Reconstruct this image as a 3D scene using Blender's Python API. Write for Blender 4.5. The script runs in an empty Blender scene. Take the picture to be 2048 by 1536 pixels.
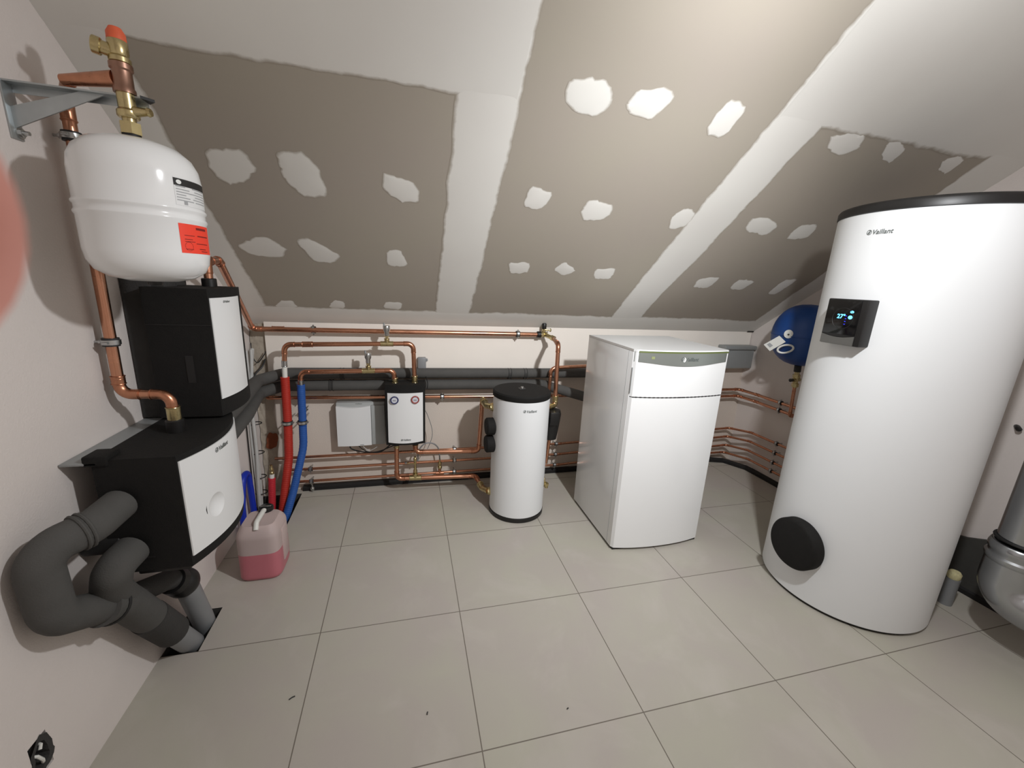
import bpy, bmesh, math, random
from mathutils import Vector, Matrix, Euler

S = bpy.context.scene
COL = S.collection
random.seed(7)
R = math.radians

# ------------------------------------------------------------------ camera
def cam_basis(yaw, pitch, roll):
    ca, sa, cb, sb, cc, sc = math.cos(yaw), math.sin(yaw), math.cos(pitch), math.sin(pitch), math.cos(roll), math.sin(roll)
    right = Vector((ca, -sa, 0)); f0 = Vector((sa, ca, 0)); up = Vector((0, 0, 1))
    fwd = f0 * cb - up * sb
    up2 = up * cb + f0 * sb
    return right * cc + up2 * sc, up2 * cc - right * sc, fwd

CAM_POS = Vector((0.3760, -0.9878, 1.5092))
CR, CU, CF = cam_basis(0.2600, 0.2463, 0.0499)
cd = bpy.data.cameras.new('camera')
cam = bpy.data.objects.new('camera', cd); COL.objects.link(cam)
cam.matrix_world = Matrix(((CR.x, CU.x, -CF.x, CAM_POS.x), (CR.y, CU.y, -CF.y, CAM_POS.y),
                           (CR.z, CU.z, -CF.z, CAM_POS.z), (0, 0, 0, 1)))
cd.sensor_fit = 'HORIZONTAL'; cd.sensor_width = 36.0
cd.lens = 816.98 / 2048 * 36
cd.clip_start = 0.004; cd.clip_end = 50
cd.dof.use_dof = True; cd.dof.focus_distance = 2.2; cd.dof.aperture_fstop = 18.0
S.camera = cam

# ------------------------------------------------------------------ light, world, exposure
W = bpy.data.worlds.new('world'); S.world = W
W.use_nodes = True
W.node_tree.nodes['Background'].inputs[0].default_value = (0.5, 0.5, 0.5, 1)
W.node_tree.nodes['Background'].inputs[1].default_value = 0.0
ld = bpy.data.lights.new('ceiling_bulb', 'POINT')
ld.energy = 205; ld.shadow_soft_size = 0.045; ld.color = (0.965, 0.98, 1.0)
# hanging lamp; added beam shape imitates vignetting, strongest to back wall, weaker sideways, upwards
ld.use_nodes = True
lt = ld.node_tree; em = lt.nodes['Emission']
tcl = lt.nodes.new('ShaderNodeTexCoord')
def lamp_ramp(vec, f0, f1, t0, t1):
    vm = lt.nodes.new('ShaderNodeVectorMath'); vm.operation = 'DOT_PRODUCT'; vm.inputs[1].default_value = vec
    lt.links.new(tcl.outputs['Normal'], vm.inputs[0])
    rm = lt.nodes.new('ShaderNodeMapRange'); rm.interpolation_type = 'SMOOTHSTEP'
    for k, v in (('From Min', f0), ('From Max', f1), ('To Min', t0), ('To Max', t1)): rm.inputs[k].default_value = v
    lt.links.new(vm.outputs['Value'], rm.inputs['Value']); return rm
r1 = lamp_ramp((-0.10, 0.86, -0.50), 0.55, 1.05, 0.37, 1.0)
r2 = lamp_ramp((0, 0, 1), -0.45, 0.05, 1.0, 0.44)
ml = lt.nodes.new('ShaderNodeMath'); ml.operation = 'MULTIPLY'
lt.links.new(r1.outputs['Result'], ml.inputs[0]); lt.links.new(r2.outputs['Result'], ml.inputs[1])
lt.links.new(ml.outputs[0], em.inputs['Strength'])
lo = bpy.data.objects.new('ceiling_bulb', ld); COL.objects.link(lo)
lo.location = (1.44, -0.45, 2.27)
S.view_settings.view_transform = 'Standard'
S.view_settings.look = 'None'
S.view_settings.gamma = 1.0
S.view_settings.exposure = 0.0
S.view_settings.use_curve_mapping = False

# ------------------------------------------------------------------ materials
def lin(c):
    return tuple((x / 12.92 if x <= 0.04045 else ((x + 0.055) / 1.055) ** 2.4) for x in [v / 255 for v in c]) + (1.0,)

def mat(name, rgb, rough=0.5, metal=0.0, var=0.0, vscale=6.0, bump=0.0, bscale=60.0, spec=0.5, coat=0.0,
        rvar=0.0, emit=None, estr=0.0):
    m = bpy.data.materials.new(name); m.use_nodes = True
    nt = m.node_tree; n = nt.nodes; b = n['Principled BSDF']
    base = lin(rgb)
    b.inputs['Base Color'].default_value = base
    b.inputs['Roughness'].default_value = rough
    b.inputs['Metallic'].default_value = metal
    b.inputs['Specular IOR Level'].default_value = spec
    if coat: b.inputs['Coat Weight'].default_value = coat
    tc = n.new('ShaderNodeTexCoord')
    if var > 0 or rvar > 0:
        nz = n.new('ShaderNodeTexNoise'); nz.inputs['Scale'].default_value = vscale
        nz.inputs['Detail'].default_value = 5.0
        nt.links.new(tc.outputs['Object'], nz.inputs['Vector'])
        if var > 0:
            mx = n.new('ShaderNodeMix'); mx.data_type = 'RGBA'
            mx.inputs['A'].default_value = tuple(max(0, c * (1 - var)) for c in base[:3]) + (1,)
            mx.inputs['B'].default_value = tuple(min(1, c * (1 + var)) for c in base[:3]) + (1,)
            nt.links.new(nz.outputs['Fac'], mx.inputs['Factor'])
            nt.links.new(mx.outputs['Result'], b.inputs['Base Color'])
        if rvar > 0:
            mr = n.new('ShaderNodeMapRange')
            mr.inputs['To Min'].default_value = max(0.02, rough - rvar); mr.inputs['To Max'].default_value = min(1, rough + rvar)
            nt.links.new(nz.outputs['Fac'], mr.inputs['Value'])
            nt.links.new(mr.outputs['Result'], b.inputs['Roughness'])
    if bump > 0:
        n2 = n.new('ShaderNodeTexNoise'); n2.inputs['Scale'].default_value = bscale; n2.inputs['Detail'].default_value = 4.0
        nt.links.new(tc.outputs['Object'], n2.inputs['Vector'])
        bp = n.new('ShaderNodeBump'); bp.inputs['Strength'].default_value = bump; bp.inputs['Distance'].default_value = 0.004
        nt.links.new(n2.outputs['Fac'], bp.inputs['Height'])
        nt.links.new(bp.outputs['Normal'], b.inputs['Normal'])
    if emit:
        b.inputs['Emission Color'].default_value = lin(emit); b.inputs['Emission Strength'].default_value = estr
    return m

MT = {}
MT['plaster'] = mat('painted_plaster', (222, 214, 209), 0.9, var=0.05, vscale=3, bump=0.25, bscale=180, spec=0.2)
MT['backwall'] = mat('back_plaster', (214, 203, 192), 0.9, var=0.06, vscale=4, bump=0.25, bscale=120, spec=0.2)
MT['rough'] = mat('rough_mortar', (172, 162, 148), 0.95, var=0.35, vscale=14, bump=1.0, bscale=45, spec=0.1)
MT['boardwhite'] = mat('white_board', (236, 229, 220), 0.85, var=0.04, vscale=6, spec=0.2)
MT['brick'] = mat('red_brick', (128, 74, 52), 0.95, var=0.3, vscale=30, bump=0.8, bscale=90, spec=0.1)
MT['white'] = mat('white_enamel', (228, 229, 229), 0.38, var=0.012, vscale=2.5, spec=0.45)
MT['whitegloss'] = mat('white_gloss', (232, 233, 233), 0.16, var=0.012, vscale=3, bump=0.03, bscale=14)
MT['jacket'] = mat('white_jacket', (226, 228, 229), 0.42, var=0.015, vscale=4, bump=0.06, bscale=8)
MT['black'] = mat('black_foam', (22, 21, 20), 0.8, var=0.25, vscale=30, bump=0.35, bscale=300, spec=0.3)
MT['blackplastic'] = mat('black_plastic', (21, 20, 20), 0.42, var=0.15, vscale=20)
MT['blackglass'] = mat('black_glass', (12, 12, 13), 0.1)
MT['blackmetal'] = mat('black_rubber', (20, 20, 20), 0.6, var=0.2, vscale=20)
MT['membrane'] = mat('black_membrane', (22, 21, 21), 0.7, var=0.3, vscale=25, bump=0.3, bscale=80)
MT['lipgrey'] = mat('lip_grey', (86, 85, 82), 0.5)
MT['bronze'] = mat('bronze_fitting', (158, 124, 108), 0.36, 1.0, var=0.25, vscale=40, rvar=0.1)
MT['symbol'] = mat('symbol_olive', (140, 148, 104), 0.5)
MT['darkgrey'] = mat('dark_grey_patch', (70, 69, 66), 0.9, var=0.2, vscale=9, bump=0.4, bscale=60, spec=0.2)
MT['foam'] = mat('grey_insulation', (82, 81, 79), 0.85, var=0.12, vscale=18, bump=0.3, bscale=220, spec=0.25)
MT['foamdark'] = mat('dark_insulation', (62, 61, 60), 0.85, var=0.15, vscale=14, bump=0.4, bscale=160, spec=0.25)
MT['copper'] = mat('copper', (205, 150, 122), 0.26, 1.0, var=0.14, vscale=16, rvar=0.09)
MT['copperdark'] = mat('copper_fitting', (192, 136, 108), 0.3, 1.0, var=0.25, vscale=40, rvar=0.12)
MT['brass'] = mat('brass', (196, 181, 136), 0.28, 1.0, var=0.15, vscale=40, rvar=0.1)
MT['steel'] = mat('zinc_steel', (190, 192, 192), 0.3, 1.0, var=0.12, vscale=30, rvar=0.1)
MT['galv'] = mat('galvanised_sheet', (178, 184, 186), 0.42, 0.85, var=0.18, vscale=26, rvar=0.1)
MT['duct'] = mat('duct_sheet', (176, 180, 184), 0.22, 1.0, var=0.1, vscale=10, rvar=0.06)
MT['greypaint'] = mat('grey_metal', (150, 153, 153), 0.5, 0.2, var=0.06, vscale=12)
MT['greyplastic'] = mat('grey_plastic', (168, 171, 170), 0.5, var=0.04, vscale=12)
MT['pvc'] = mat('grey_pvc', (132, 134, 136), 0.45, var=0.08, vscale=16)
MT['silver'] = mat('silver_band', (158, 164, 160), 0.34, 0.7, var=0.05, vscale=8)
MT['logo'] = mat('logo_grey', (92, 98, 96), 0.45)
MT['logolight'] = mat('logo_white', (232, 234, 232), 0.4)
MT['ink'] = mat('print_black', (34, 33, 33), 0.6)
MT['inkgrey'] = mat('print_grey', (160, 162, 164), 0.6)
MT['orangered'] = mat('red_sticker', (242, 66, 44), 0.55)
MT['redink'] = mat('sticker_print', (120, 22, 18), 0.6)
MT['redcap'] = mat('red_cap', (222, 100, 64), 0.5, var=0.1, vscale=60)
MT['redhose'] = mat('red_hose', (178, 44, 30), 0.55, var=0.12, vscale=25)
MT['crimson'] = mat('crimson_hose', (196, 44, 56), 0.5, var=0.1, vscale=25)
MT['bluehose'] = mat('blue_hose', (34, 84, 160), 0.55, var=0.12, vscale=25)
MT['bluetube'] = mat('blue_tube', (10, 44, 168), 0.45, var=0.1, vscale=25)
MT['bluevessel'] = mat('blue_vessel', (26, 70, 138), 0.4, var=0.06, vscale=8)
MT['whitepipe'] = mat('white_pex', (226, 226, 220), 0.4)
MT['cable'] = mat('grey_cable', (190, 190, 187), 0.5, var=0.1, vscale=30)
MT['blackcable'] = mat('black_cable', (24, 24, 24), 0.5)
MT['clipgrey'] = mat('clip_lining', (40, 40, 42), 0.6)
MT['hemp'] = mat('hemp_wrap', (214, 206, 160), 0.9, var=0.3, vscale=120, bump=0.8, bscale=300)
MT['glow'] = mat('display_cyan', (90, 190, 255), 0.5, emit=(110, 214, 255), estr=1.6)
MT['glowblue'] = mat('display_blue', (40, 50, 220), 0.5, emit=(50, 60, 255), estr=0.7)
MT['olive'] = mat('display_strip', (98, 108, 62), 0.5)
MT['gaugeblue'] = mat('gauge_rim_blue', (44, 48, 92), 0.4)
MT['gaugered'] = mat('gauge_rim_red', (150, 66, 60), 0.4)
MT['gaugeface'] = mat('gauge_face', (206, 208, 216), 0.5)
MT['skin'] = mat('skin', (222, 190, 188), 0.5, var=0.08, vscale=120, bump=0.2, bscale=900)
MT['nail'] = mat('nail', (232, 178, 164), 0.3)
MT['sleeve'] = mat('sleeve_cloth', (48, 52, 60), 0.9, var=0.2, vscale=60, bump=0.5, bscale=400)
MT['pit'] = mat('pit_concrete', (60, 58, 55), 0.95, var=0.3, vscale=20, bump=0.8, bscale=60)

def floor_material():
    m = bpy.data.materials.new('floor_tiles'); m.use_nodes = True
    nt = m.node_tree; n = nt.nodes; L = nt.links; b = n['Principled BSDF']
    tc = n.new('ShaderNodeTexCoord')
    br = n.new('ShaderNodeTexBrick'); br.offset = 0.0; br.squash = 1.0
    br.inputs['Scale'].default_value = 1.0; br.inputs['Brick Width'].default_value = 0.6; br.inputs['Row Height'].default_value = 0.6
    br.inputs['Mortar Size'].default_value = 0.0021; br.inputs['Mortar Smooth'].default_value = 0.2
    br.inputs['Color1'].default_value = lin((186, 181, 171)); br.inputs['Color2'].default_value = lin((178, 173, 162))
    br.inputs['Mortar'].default_value = lin((118, 111, 103))
    L.new(tc.outputs['Object'], br.inputs['Vector'])
    # cloudy cement look: pink and greenish greys, pale smears
    def noise(scale, detail, dist, stretch=(1, 1, 1)):
        mp = n.new('ShaderNodeMapping'); mp.inputs['Scale'].default_value = stretch
        L.new(tc.outputs['Object'], mp.inputs['Vector'])
        z = n.new('ShaderNodeTexNoise'); z.inputs['Scale'].default_value = scale; z.inputs['Detail'].default_value = detail
        z.inputs['Distortion'].default_value = dist; z.inputs['Roughness'].default_value = 0.6
        L.new(mp.outputs['Vector'], z.inputs['Vector']); return z
    z1 = noise(2.3, 4, 0.5)
    r1 = n.new('ShaderNodeValToRGB'); r1.color_ramp.elements[0].position = 0.36; r1.color_ramp.elements[1].position = 0.66
    r1.color_ramp.elements[0].color = lin((170, 160, 157)); r1.color_ramp.elements[1].color = lin((174, 173, 157))
    L.new(z1.outputs['Fac'], r1.inputs['Fac'])
    z2 = noise(3.6, 7, 0.5, (1.0, 0.9, 1))
    r2 = n.new('ShaderNodeValToRGB'); r2.color_ramp.elements[0].position = 0.52; r2.color_ramp.elements[1].position = 0.72
    r2.color_ramp.elements[0].color = (0, 0, 0, 1); r2.color_ramp.elements[1].color = (1, 1, 1, 1)
    L.new(z2.outputs['Fac'], r2.inputs['Fac'])
    mx = n.new('ShaderNodeMix'); mx.data_type = 'RGBA'; mx.inputs['B'].default_value = lin((194, 188, 182))
    ml = n.new('ShaderNodeMath'); ml.operation = 'MULTIPLY'; ml.inputs[1].default_value = 0.6
    L.new(r2.outputs['Color'], ml.inputs[0]); L.new(ml.outputs[0], mx.inputs['Factor'])
    L.new(r1.outputs['Color'], mx.inputs['A'])
    mt = n.new('ShaderNodeMix'); mt.data_type = 'RGBA'; mt.inputs['Factor'].default_value = 0.5
    L.new(mx.outputs['Result'], mt.inputs['A']); L.new(br.outputs['Color'], mt.inputs['B'])
    # grout keeps its own colour
    mg = n.new('ShaderNodeMix'); mg.data_type = 'RGBA'; mg.inputs['B'].default_value = lin((116, 109, 100))
    L.new(br.outputs['Fac'], mg.inputs['Factor']); L.new(mt.outputs['Result'], mg.inputs['A'])
    L.new(mg.outputs['Result'], b.inputs['Base Color'])
    b.inputs['Roughness'].default_value = 0.62; b.inputs['Specular IOR Level'].default_value = 0.35
    bp = n.new('ShaderNodeBump'); bp.inputs['Strength'].default_value = 0.5; bp.inputs['Distance'].default_value = 0.002; bp.invert = True
    L.new(br.outputs['Fac'], bp.inputs['Height']); L.new(bp.outputs['Normal'], b.inputs['Normal'])
    return m
MT['floor'] = floor_material()

BOARD = lin((164, 156, 144)); FILL = lin((206, 203, 197))
def board_material():
    m = bpy.data.materials.new('plasterboard'); m.use_nodes = True
    nt = m.node_tree; n = nt.nodes; L = nt.links; b = n['Principled BSDF']
    tc = n.new('ShaderNodeTexCoord'); z = n.new('ShaderNodeTexNoise'); z.inputs['Scale'].default_value = 2.2; z.inputs['Detail'].default_value = 5
    L.new(tc.outputs['Object'], z.inputs['Vector'])
    mx = n.new('ShaderNodeMix'); mx.data_type = 'RGBA'
    mx.inputs['A'].default_value = lin((168, 158, 150)); mx.inputs['B'].default_value = lin((170, 164, 149))
    L.new(z.outputs['Fac'], mx.inputs['Factor']); L.new(mx.outputs['Result'], b.inputs['Base Color'])
    b.inputs['Roughness'].default_value = 0.92; b.inputs['Specular IOR Level'].default_value = 0.2
    return m
MT['board'] = board_material()

def filler_material():
    m = bpy.data.materials.new('joint_filler'); m.use_nodes = True
    nt = m.node_tree; n = nt.nodes; L = nt.links; b = n['Principled BSDF']
    at = n.new('ShaderNodeAttribute'); at.attribute_name = 'feather'; at.attribute_type = 'GEOMETRY'
    tc = n.new('ShaderNodeTexCoord'); z = n.new('ShaderNodeTexNoise'); z.inputs['Scale'].default_value = 26; z.inputs['Detail'].default_value = 5
    L.new(tc.outputs['Object'], z.inputs['Vector'])
    ad = n.new('ShaderNodeMath'); ad.operation = 'MULTIPLY_ADD'; ad.inputs[1].default_value = 0.6; 
    L.new(z.outputs['Fac'], ad.inputs[0]); L.new(at.outputs['Fac'], ad.inputs[2])
    mr = n.new('ShaderNodeMapRange'); mr.inputs['From Min'].default_value = 0.38; mr.inputs['From Max'].default_value = 0.80
    L.new(ad.outputs[0], mr.inputs['Value'])
    z2 = n.new('ShaderNodeTexNoise'); z2.inputs['Scale'].default_value = 3; L.new(tc.outputs['Object'], z2.inputs['Vector'])
    mf = n.new('ShaderNodeMix'); mf.data_type = 'RGBA'; mf.inputs['A'].default_value = lin((222, 219, 214)); mf.inputs['B'].default_value = lin((230, 229, 223))
    L.new(z2.outputs['Fac'], mf.inputs['Factor'])
    mx = n.new('ShaderNodeMix'); mx.data_type = 'RGBA'; mx.inputs['A'].default_value = BOARD
    L.new(mr.outputs['Result'], mx.inputs['Factor']); L.new(mf.outputs['Result'], mx.inputs['B'])
    L.new(mx.outputs['Result'], b.inputs['Base Color'])
    b.inputs['Roughness'].default_value = 0.9; b.inputs['Specular IOR Level'].default_value = 0.2
    return m
MT['filler'] = filler_material()

def canister_material():
    # one plastic body: milky above, pink where the liquid stands behind the wall (a level inside the object)
    m = bpy.data.materials.new('milky_canister'); m.use_nodes = True
    nt = m.node_tree; b = nt.nodes['Principled BSDF']
    b.inputs['Base Color'].default_value = lin((224, 204, 200)); b.inputs['Roughness'].default_value = 0.4
    b.inputs['Transmission Weight'].default_value = 0.35; b.inputs['IOR'].default_value = 1.2
    return m
MT['milky'] = canister_material()
MT['pink'] = mat('pink_liquid', (186, 108, 118), 0.35, var=0.06, vscale=12)

# ------------------------------------------------------------------ mesh helpers
class M:
    """collects vertices and faces of ONE mesh"""
    def __init__(s): s.v = []; s.f = []
    def add(s, v, f):
        o = len(s.v); s.v += [tuple(p) for p in v]; s.f += [tuple(i + o for i in q) for q in f]; return s
    def box(s, x0, y0, z0, x1, y1, z1, bev=0.0, seg=2):
        if bev <= 0:
            v = [(x0, y0, z0), (x1, y0, z0), (x1, y1, z0), (x0, y1, z0), (x0, y0, z1), (x1, y0, z1), (x1, y1, z1), (x0, y1, z1)]
            return s.add(v, [(0, 3, 2, 1), (4, 5, 6, 7), (0, 1, 5, 4), (1, 2, 6, 5), (2, 3, 7, 6), (3, 0, 4, 7)])
        bm = bmesh.new(); bmesh.ops.create_cube(bm, size=1)
        for p in bm.verts:
            p.co = Vector((x0 + (p.co.x + .5) * (x1 - x0), y0 + (p.co.y + .5) * (y1 - y0), z0 + (p.co.z + .5) * (z1 - z0)))
        bmesh.ops.bevel(bm, geom=list(bm.edges), offset=bev, segments=seg, affect='EDGES', profile=0.5)
        return s.bm(bm)
    def bm(s, bm):
        bm.verts.ensure_lookup_table()
        for i, p in enumerate(bm.verts): p.index = i
        s.add([p.co.copy() for p in bm.verts], [tuple(q.index for q in f.verts) for f in bm.faces]); bm.free(); return s
    def prism(s, poly, axis, a, b):
        """poly: 2D outline; extruded along axis from a to b"""
        k = len(poly)
        def P(u, w, t): return (t, u, w) if axis == 'x' else ((u, t, w) if axis == 'y' else (u, w, t))
        v = [P(u, w, a) for u, w in poly] + [P(u, w, b) for u, w in poly]
        f = [tuple(range(k))[::-1], tuple(range(k, 2 * k))] + [(i, (i + 1) % k, k + (i + 1) % k, k + i) for i in range(k)]
        return s.add(v, f)
    def lathe(s, prof, seg=40, c=(0, 0, 0), axis=(0, 0, 1)):
        """prof: (radius, height) pairs along axis from c"""
        q = Vector((0, 0, 1)).rotation_difference(Vector(axis).normalized()); c = Vector(c)
        v = []; f = []; rings = []
        for r, h in prof:
            if r < 1e-6:
                rings.append([len(v)]); v.append(c + q @ Vector((0, 0, h)))
            else:
                rings.append(list(range(len(v), len(v) + seg)))
                v += [c + q @ Vector((r * math.cos(2 * math.pi * i / seg), r * math.sin(2 * math.pi * i / seg), h)) for i in range(seg)]
        for A, B in zip(rings, rings[1:]):
            if len(A) == 1 and len(B) == 1: continue
            for i in range(seg):
                j = (i + 1) % seg
                if len(A) == 1: f.append((A[0], B[j], B[i]))
                elif len(B) == 1: f.append((A[i], A[j], B[0]))
                else: f.append((A[i], A[j], B[j], B[i]))
        if len(rings[0]) > 1: f.append(tuple(rings[0][::-1]))
        if len(rings[-1]) > 1: f.append(tuple(rings[-1]))
        return s.add(v, f)
    def cyl(s, a, b, r, seg=24, ch=0.0):
        a = Vector(a); d = Vector(b) - a; L = d.length
        if ch: return s.lathe([(r - ch, 0), (r, ch), (r, L - ch), (r - ch, L)], seg, a, d)
        return s.lathe([(r, 0), (r, L)], seg, a, d)
    def hexnut(s, a, b, r):
        return s.cyl(a, b, r, 6)
    def torus(s, c, axis, Rr, r, seg=32, ts=10, a0=0, a1=2 * math.pi):
        q = Vector((0, 0, 1)).rotation_difference(Vector(axis).normalized()); c = Vector(c)
        full = abs(a1 - a0 - 2 * math.pi) < 1e-6; n = seg if full else seg + 1
        pts = [c + q @ Vector((Rr * math.cos(a0 + (a1 - a0) * i / seg), Rr * math.sin(a0 + (a1 - a0) * i / seg), 0)) for i in range(n)]
        return s.tube(pts, r, ts, closed=full)
    def tube(s, pts, r, seg=14, closed=False, rfun=None):
        P = [Vector(p) for p in pts]; n = len(P)
        T = []
        for i in range(n):
            if closed: t = P[(i + 1) % n] - P[i - 1]
            else: t = P[min(i + 1, n - 1)] - P[max(i - 1, 0)]
            T.append(t.normalized())
        u = T[0].orthogonal().normalized(); v = []; f = []
        for i in range(n):
            if i: 
                u = T[i - 1].rotation_difference(T[i]) @ u
                u = (u - T[i] * u.dot(T[i])).normalized()
            w = T[i].cross(u); rr = r if rfun is None else rfun(i / (n - 1))
            v += [P[i] + (u * math.cos(2 * math.pi * k / seg) + w * math.sin(2 * math.pi * k / seg)) * rr for k in range(seg)]
        for i in range(n if closed else n - 1):
            a = i * seg; b = ((i + 1) % n) * seg
            f += [(a + k, a + (k + 1) % seg, b + (k + 1) % seg, b + k) for k in range(seg)]
        if not closed: f += [tuple(range(seg))[::-1], tuple(range((n - 1) * seg, n * seg))]
        return s.add(v, f)
    def grid(s, fn, nu, nv, closed_u=False):
        v = [fn(i / nu, j / nv) for j in range(nv + 1) for i in range(nu + 1)]
        f = [(j * (nu + 1) + i, j * (nu + 1) + i + 1, (j + 1) * (nu + 1) + i + 1, (j + 1) * (nu + 1) + i) for j in range(nv) for i in range(nu)]
        return s.add(v, f)

def fillet(pts, rad, n=8):
    """polyline with rounded corners; also returns the arc of each corner"""
    P = [Vector(p) for p in pts]; out = [P[0]]; arcs = []
    for i in range(1, len(P) - 1):
        a = (P[i - 1] - P[i]); b = (P[i + 1] - P[i]); la, lb = a.length, b.length
        a.normalize(); b.normalize(); ang = a.angle(b)
        if ang > math.pi - 0.02: out.append(P[i]); continue
        d = min(rad / math.tan(ang / 2), la * 0.48, lb * 0.48); rr = d * math.tan(ang / 2)
        c = P[i] + (a + b).normalized() * (rr / math.sin(ang / 2))
        p0 = P[i] + a * d; p1 = P[i] + b * d; v0 = p0 - c; v1 = p1 - c
        tot = v0.angle(v1); ax = v0.cross(v1).normalized()
        arc = [c + Matrix.Rotation(tot * k / n, 3, ax) @ v0 for k in range(n + 1)]
        out += arc; arcs.append((arc, a, b))
    out.append(P[-1]); return out, arcs

ORG = {}
def obj(name, m, material, parent=None, smooth=True, angle=38):
    me = bpy.data.meshes.new(name)
    if parent is not None: off = Vector(ORG[parent])
    else:
        xs, ys, zs = zip(*m.v); off = Vector(((min(xs) + max(xs)) / 2, (min(ys) + max(ys)) / 2, min(zs)))
    me.from_pydata([tuple(Vector(p) - off) for p in m.v], [], m.f)
    bm = bmesh.new(); bm.from_mesh(me); bmesh.ops.recalc_face_normals(bm, faces=bm.faces); bm.to_mesh(me); bm.free()
    if smooth:
        me.polygons.foreach_set('use_smooth', [True] * len(me.polygons)); me.set_sharp_from_angle(angle=R(angle))
    me.materials.append(MT[material]); me.update()
    o = bpy.data.objects.new(name, me); COL.objects.link(o)
    if parent is not None: o.parent = parent; ORG[o] = off
    else: o.location = off; ORG[o] = off
    return o
def thing(name, label, cat, loc=(0, 0, 0), group=None):
    o = bpy.data.objects.new(name, None); COL.objects.link(o); o.location = loc; o.empty_display_size = 0.05
    ORG[o] = Vector(loc); return tag(o, label, cat, group)
def tag(o, label, cat, group=None):
    o['label'] = label; o['category'] = cat
    if group: o['group'] = group
    return o
def struct(o): o['kind'] = 'structure'; return o
def plab(o, label): o['label'] = label; return o
def dup(root, delta, label=None, group=None, rotz=0):
    """copy a thing, its parts and their sub-parts"""
    r = root.copy(); COL.objects.link(r); r.location = Vector(root.location) + Vector(delta); r.rotation_euler = (0, 0, rotz)
    if label: r['label'] = label
    if group: r['group'] = group
    for ch in list(root.children):
        c = ch.copy(); COL.objects.link(c); c.parent = r
        for g in list(ch.children):
            d = g.copy(); COL.objects.link(d); d.parent = c
    return r

def text2d(s, size, bold=0.0, shear=0.0, space=1.0):
    cu = bpy.data.curves.new('lettering', 'FONT'); cu.body = s; cu.size = size; cu.align_x = 'LEFT'; cu.shear = shear
    cu.offset = bold; cu.space_character = space; cu.resolution_u = 6
    ob = bpy.data.objects.new('lettering', cu); COL.objects.link(ob)
    dg = bpy.context.evaluated_depsgraph_get(); dg.update()
    me = bpy.data.meshes.new_from_object(ob.evaluated_get(dg))
    v = [(p.co.x, p.co.y) for p in me.vertices]; f = [tuple(p.vertices) for p in me.polygons]
    bpy.data.objects.remove(ob); bpy.data.curves.remove(cu); bpy.data.meshes.remove(me)
    x0 = min(p[0] for p in v); x1 = max(p[0] for p in v)
    return [(p[0] - x0, p[1]) for p in v], f, x1 - x0

def disc2d(cx, cy, rx, ry, n=24):
    return [(cx + rx * math.cos(2 * math.pi * i / n), cy + ry * math.sin(2 * math.pi * i / n)) for i in range(n)], [tuple(range(n))]

def brand(name, width, fn, material, parent, emblem=True, light=None):
    """emblem (an egg outline with a small animal shape) + the word, mapped by fn(u, v) onto a surface, width wide, centred at 0"""
    v, f, w = text2d('Vaillant', 1.0, bold=0.018, shear=0.22)
    tot = w + 1.0 if emblem else w
    k = width / tot
    m = M(); u0 = -tot / 2
    if emblem:
        n = 26
        oo = [(u0 + .42 + .40 * math.cos(2 * math.pi * i / n), .34 + .40 * math.sin(2 * math.pi * i / n)) for i in range(n)]
        ii = [(u0 + .42 + .31 * math.cos(2 * math.pi * i / n), .34 + .31 * math.sin(2 * math.pi * i / n)) for i in range(n)]
        V = oo + ii; F = [(i, (i + 1) % n, n + (i + 1) % n, n + i) for i in range(n)]
        m.add([fn(a * k, b * k) for a, b in V], F)
        for ca, cb, ra, rb in ((.40, .25, .17, .14), (.52, .40, .10, .09), (.47, .55, .035, .13), (.57, .54, .035, .12)):
            V, F = disc2d(u0 + ca, cb, ra, rb, 14); m.add([fn(a * k, b * k) for a, b in V], F)
        u0 += 1.0
    m.add([fn((u0 + a) * k, b * k) for a, b in v], f)
    return obj(name, m, material, parent, smooth=False)

def jitter_poly(poly, step=0.018, amp=0.006):
    out = []
    n = len(poly)
    # rounded corners first
    pts = []
    for i in range(n):
        a, b, c = poly[i - 1], poly[i], poly[(i + 1) % n]
        for t in (0.22, 0.5, 0.78):
            pass
        p0 = (b[0] + (a[0] - b[0]) * .28, b[1] + (a[1] - b[1]) * .28); p1 = (b[0] + (c[0] - b[0]) * .28, b[1] + (c[1] - b[1]) * .28)
        for k in range(4):
            t = k / 3; pts.append(((1 - t) ** 2 * p0[0] + 2 * t * (1 - t) * b[0] + t * t * p1[0], (1 - t) ** 2 * p0[1] + 2 * t * (1 - t) * b[1] + t * t * p1[1]))
    n = len(pts)
    for i in range(n):
        a, b = pts[i], pts[(i + 1) % n]; L = math.hypot(b[0] - a[0], b[1] - a[1]); k = max(1, int(L / step))
        for j in range(k):
            t = j / k; out.append((a[0] + (b[0] - a[0]) * t + random.uniform(-amp, amp), a[1] + (b[1] - a[1]) * t + random.uniform(-amp, amp)))
    return out

# ================================================================== THE ROOM
XL, XR, YB = -0.585, 3.28, 1.93          # left wall, right wall, lower back wall
Z0, Y0, SL = 1.19, 1.90, 0.76            # sloped ceiling: z = Z0 + SL * (Y0 - y)
YF, ZC = -2.3, 3.0                       # wall behind the photographer, flat ceiling height
def zs(y): return Z0 + SL * (Y0 - y)
YC = Y0 - (ZC - Z0) / SL

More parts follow.
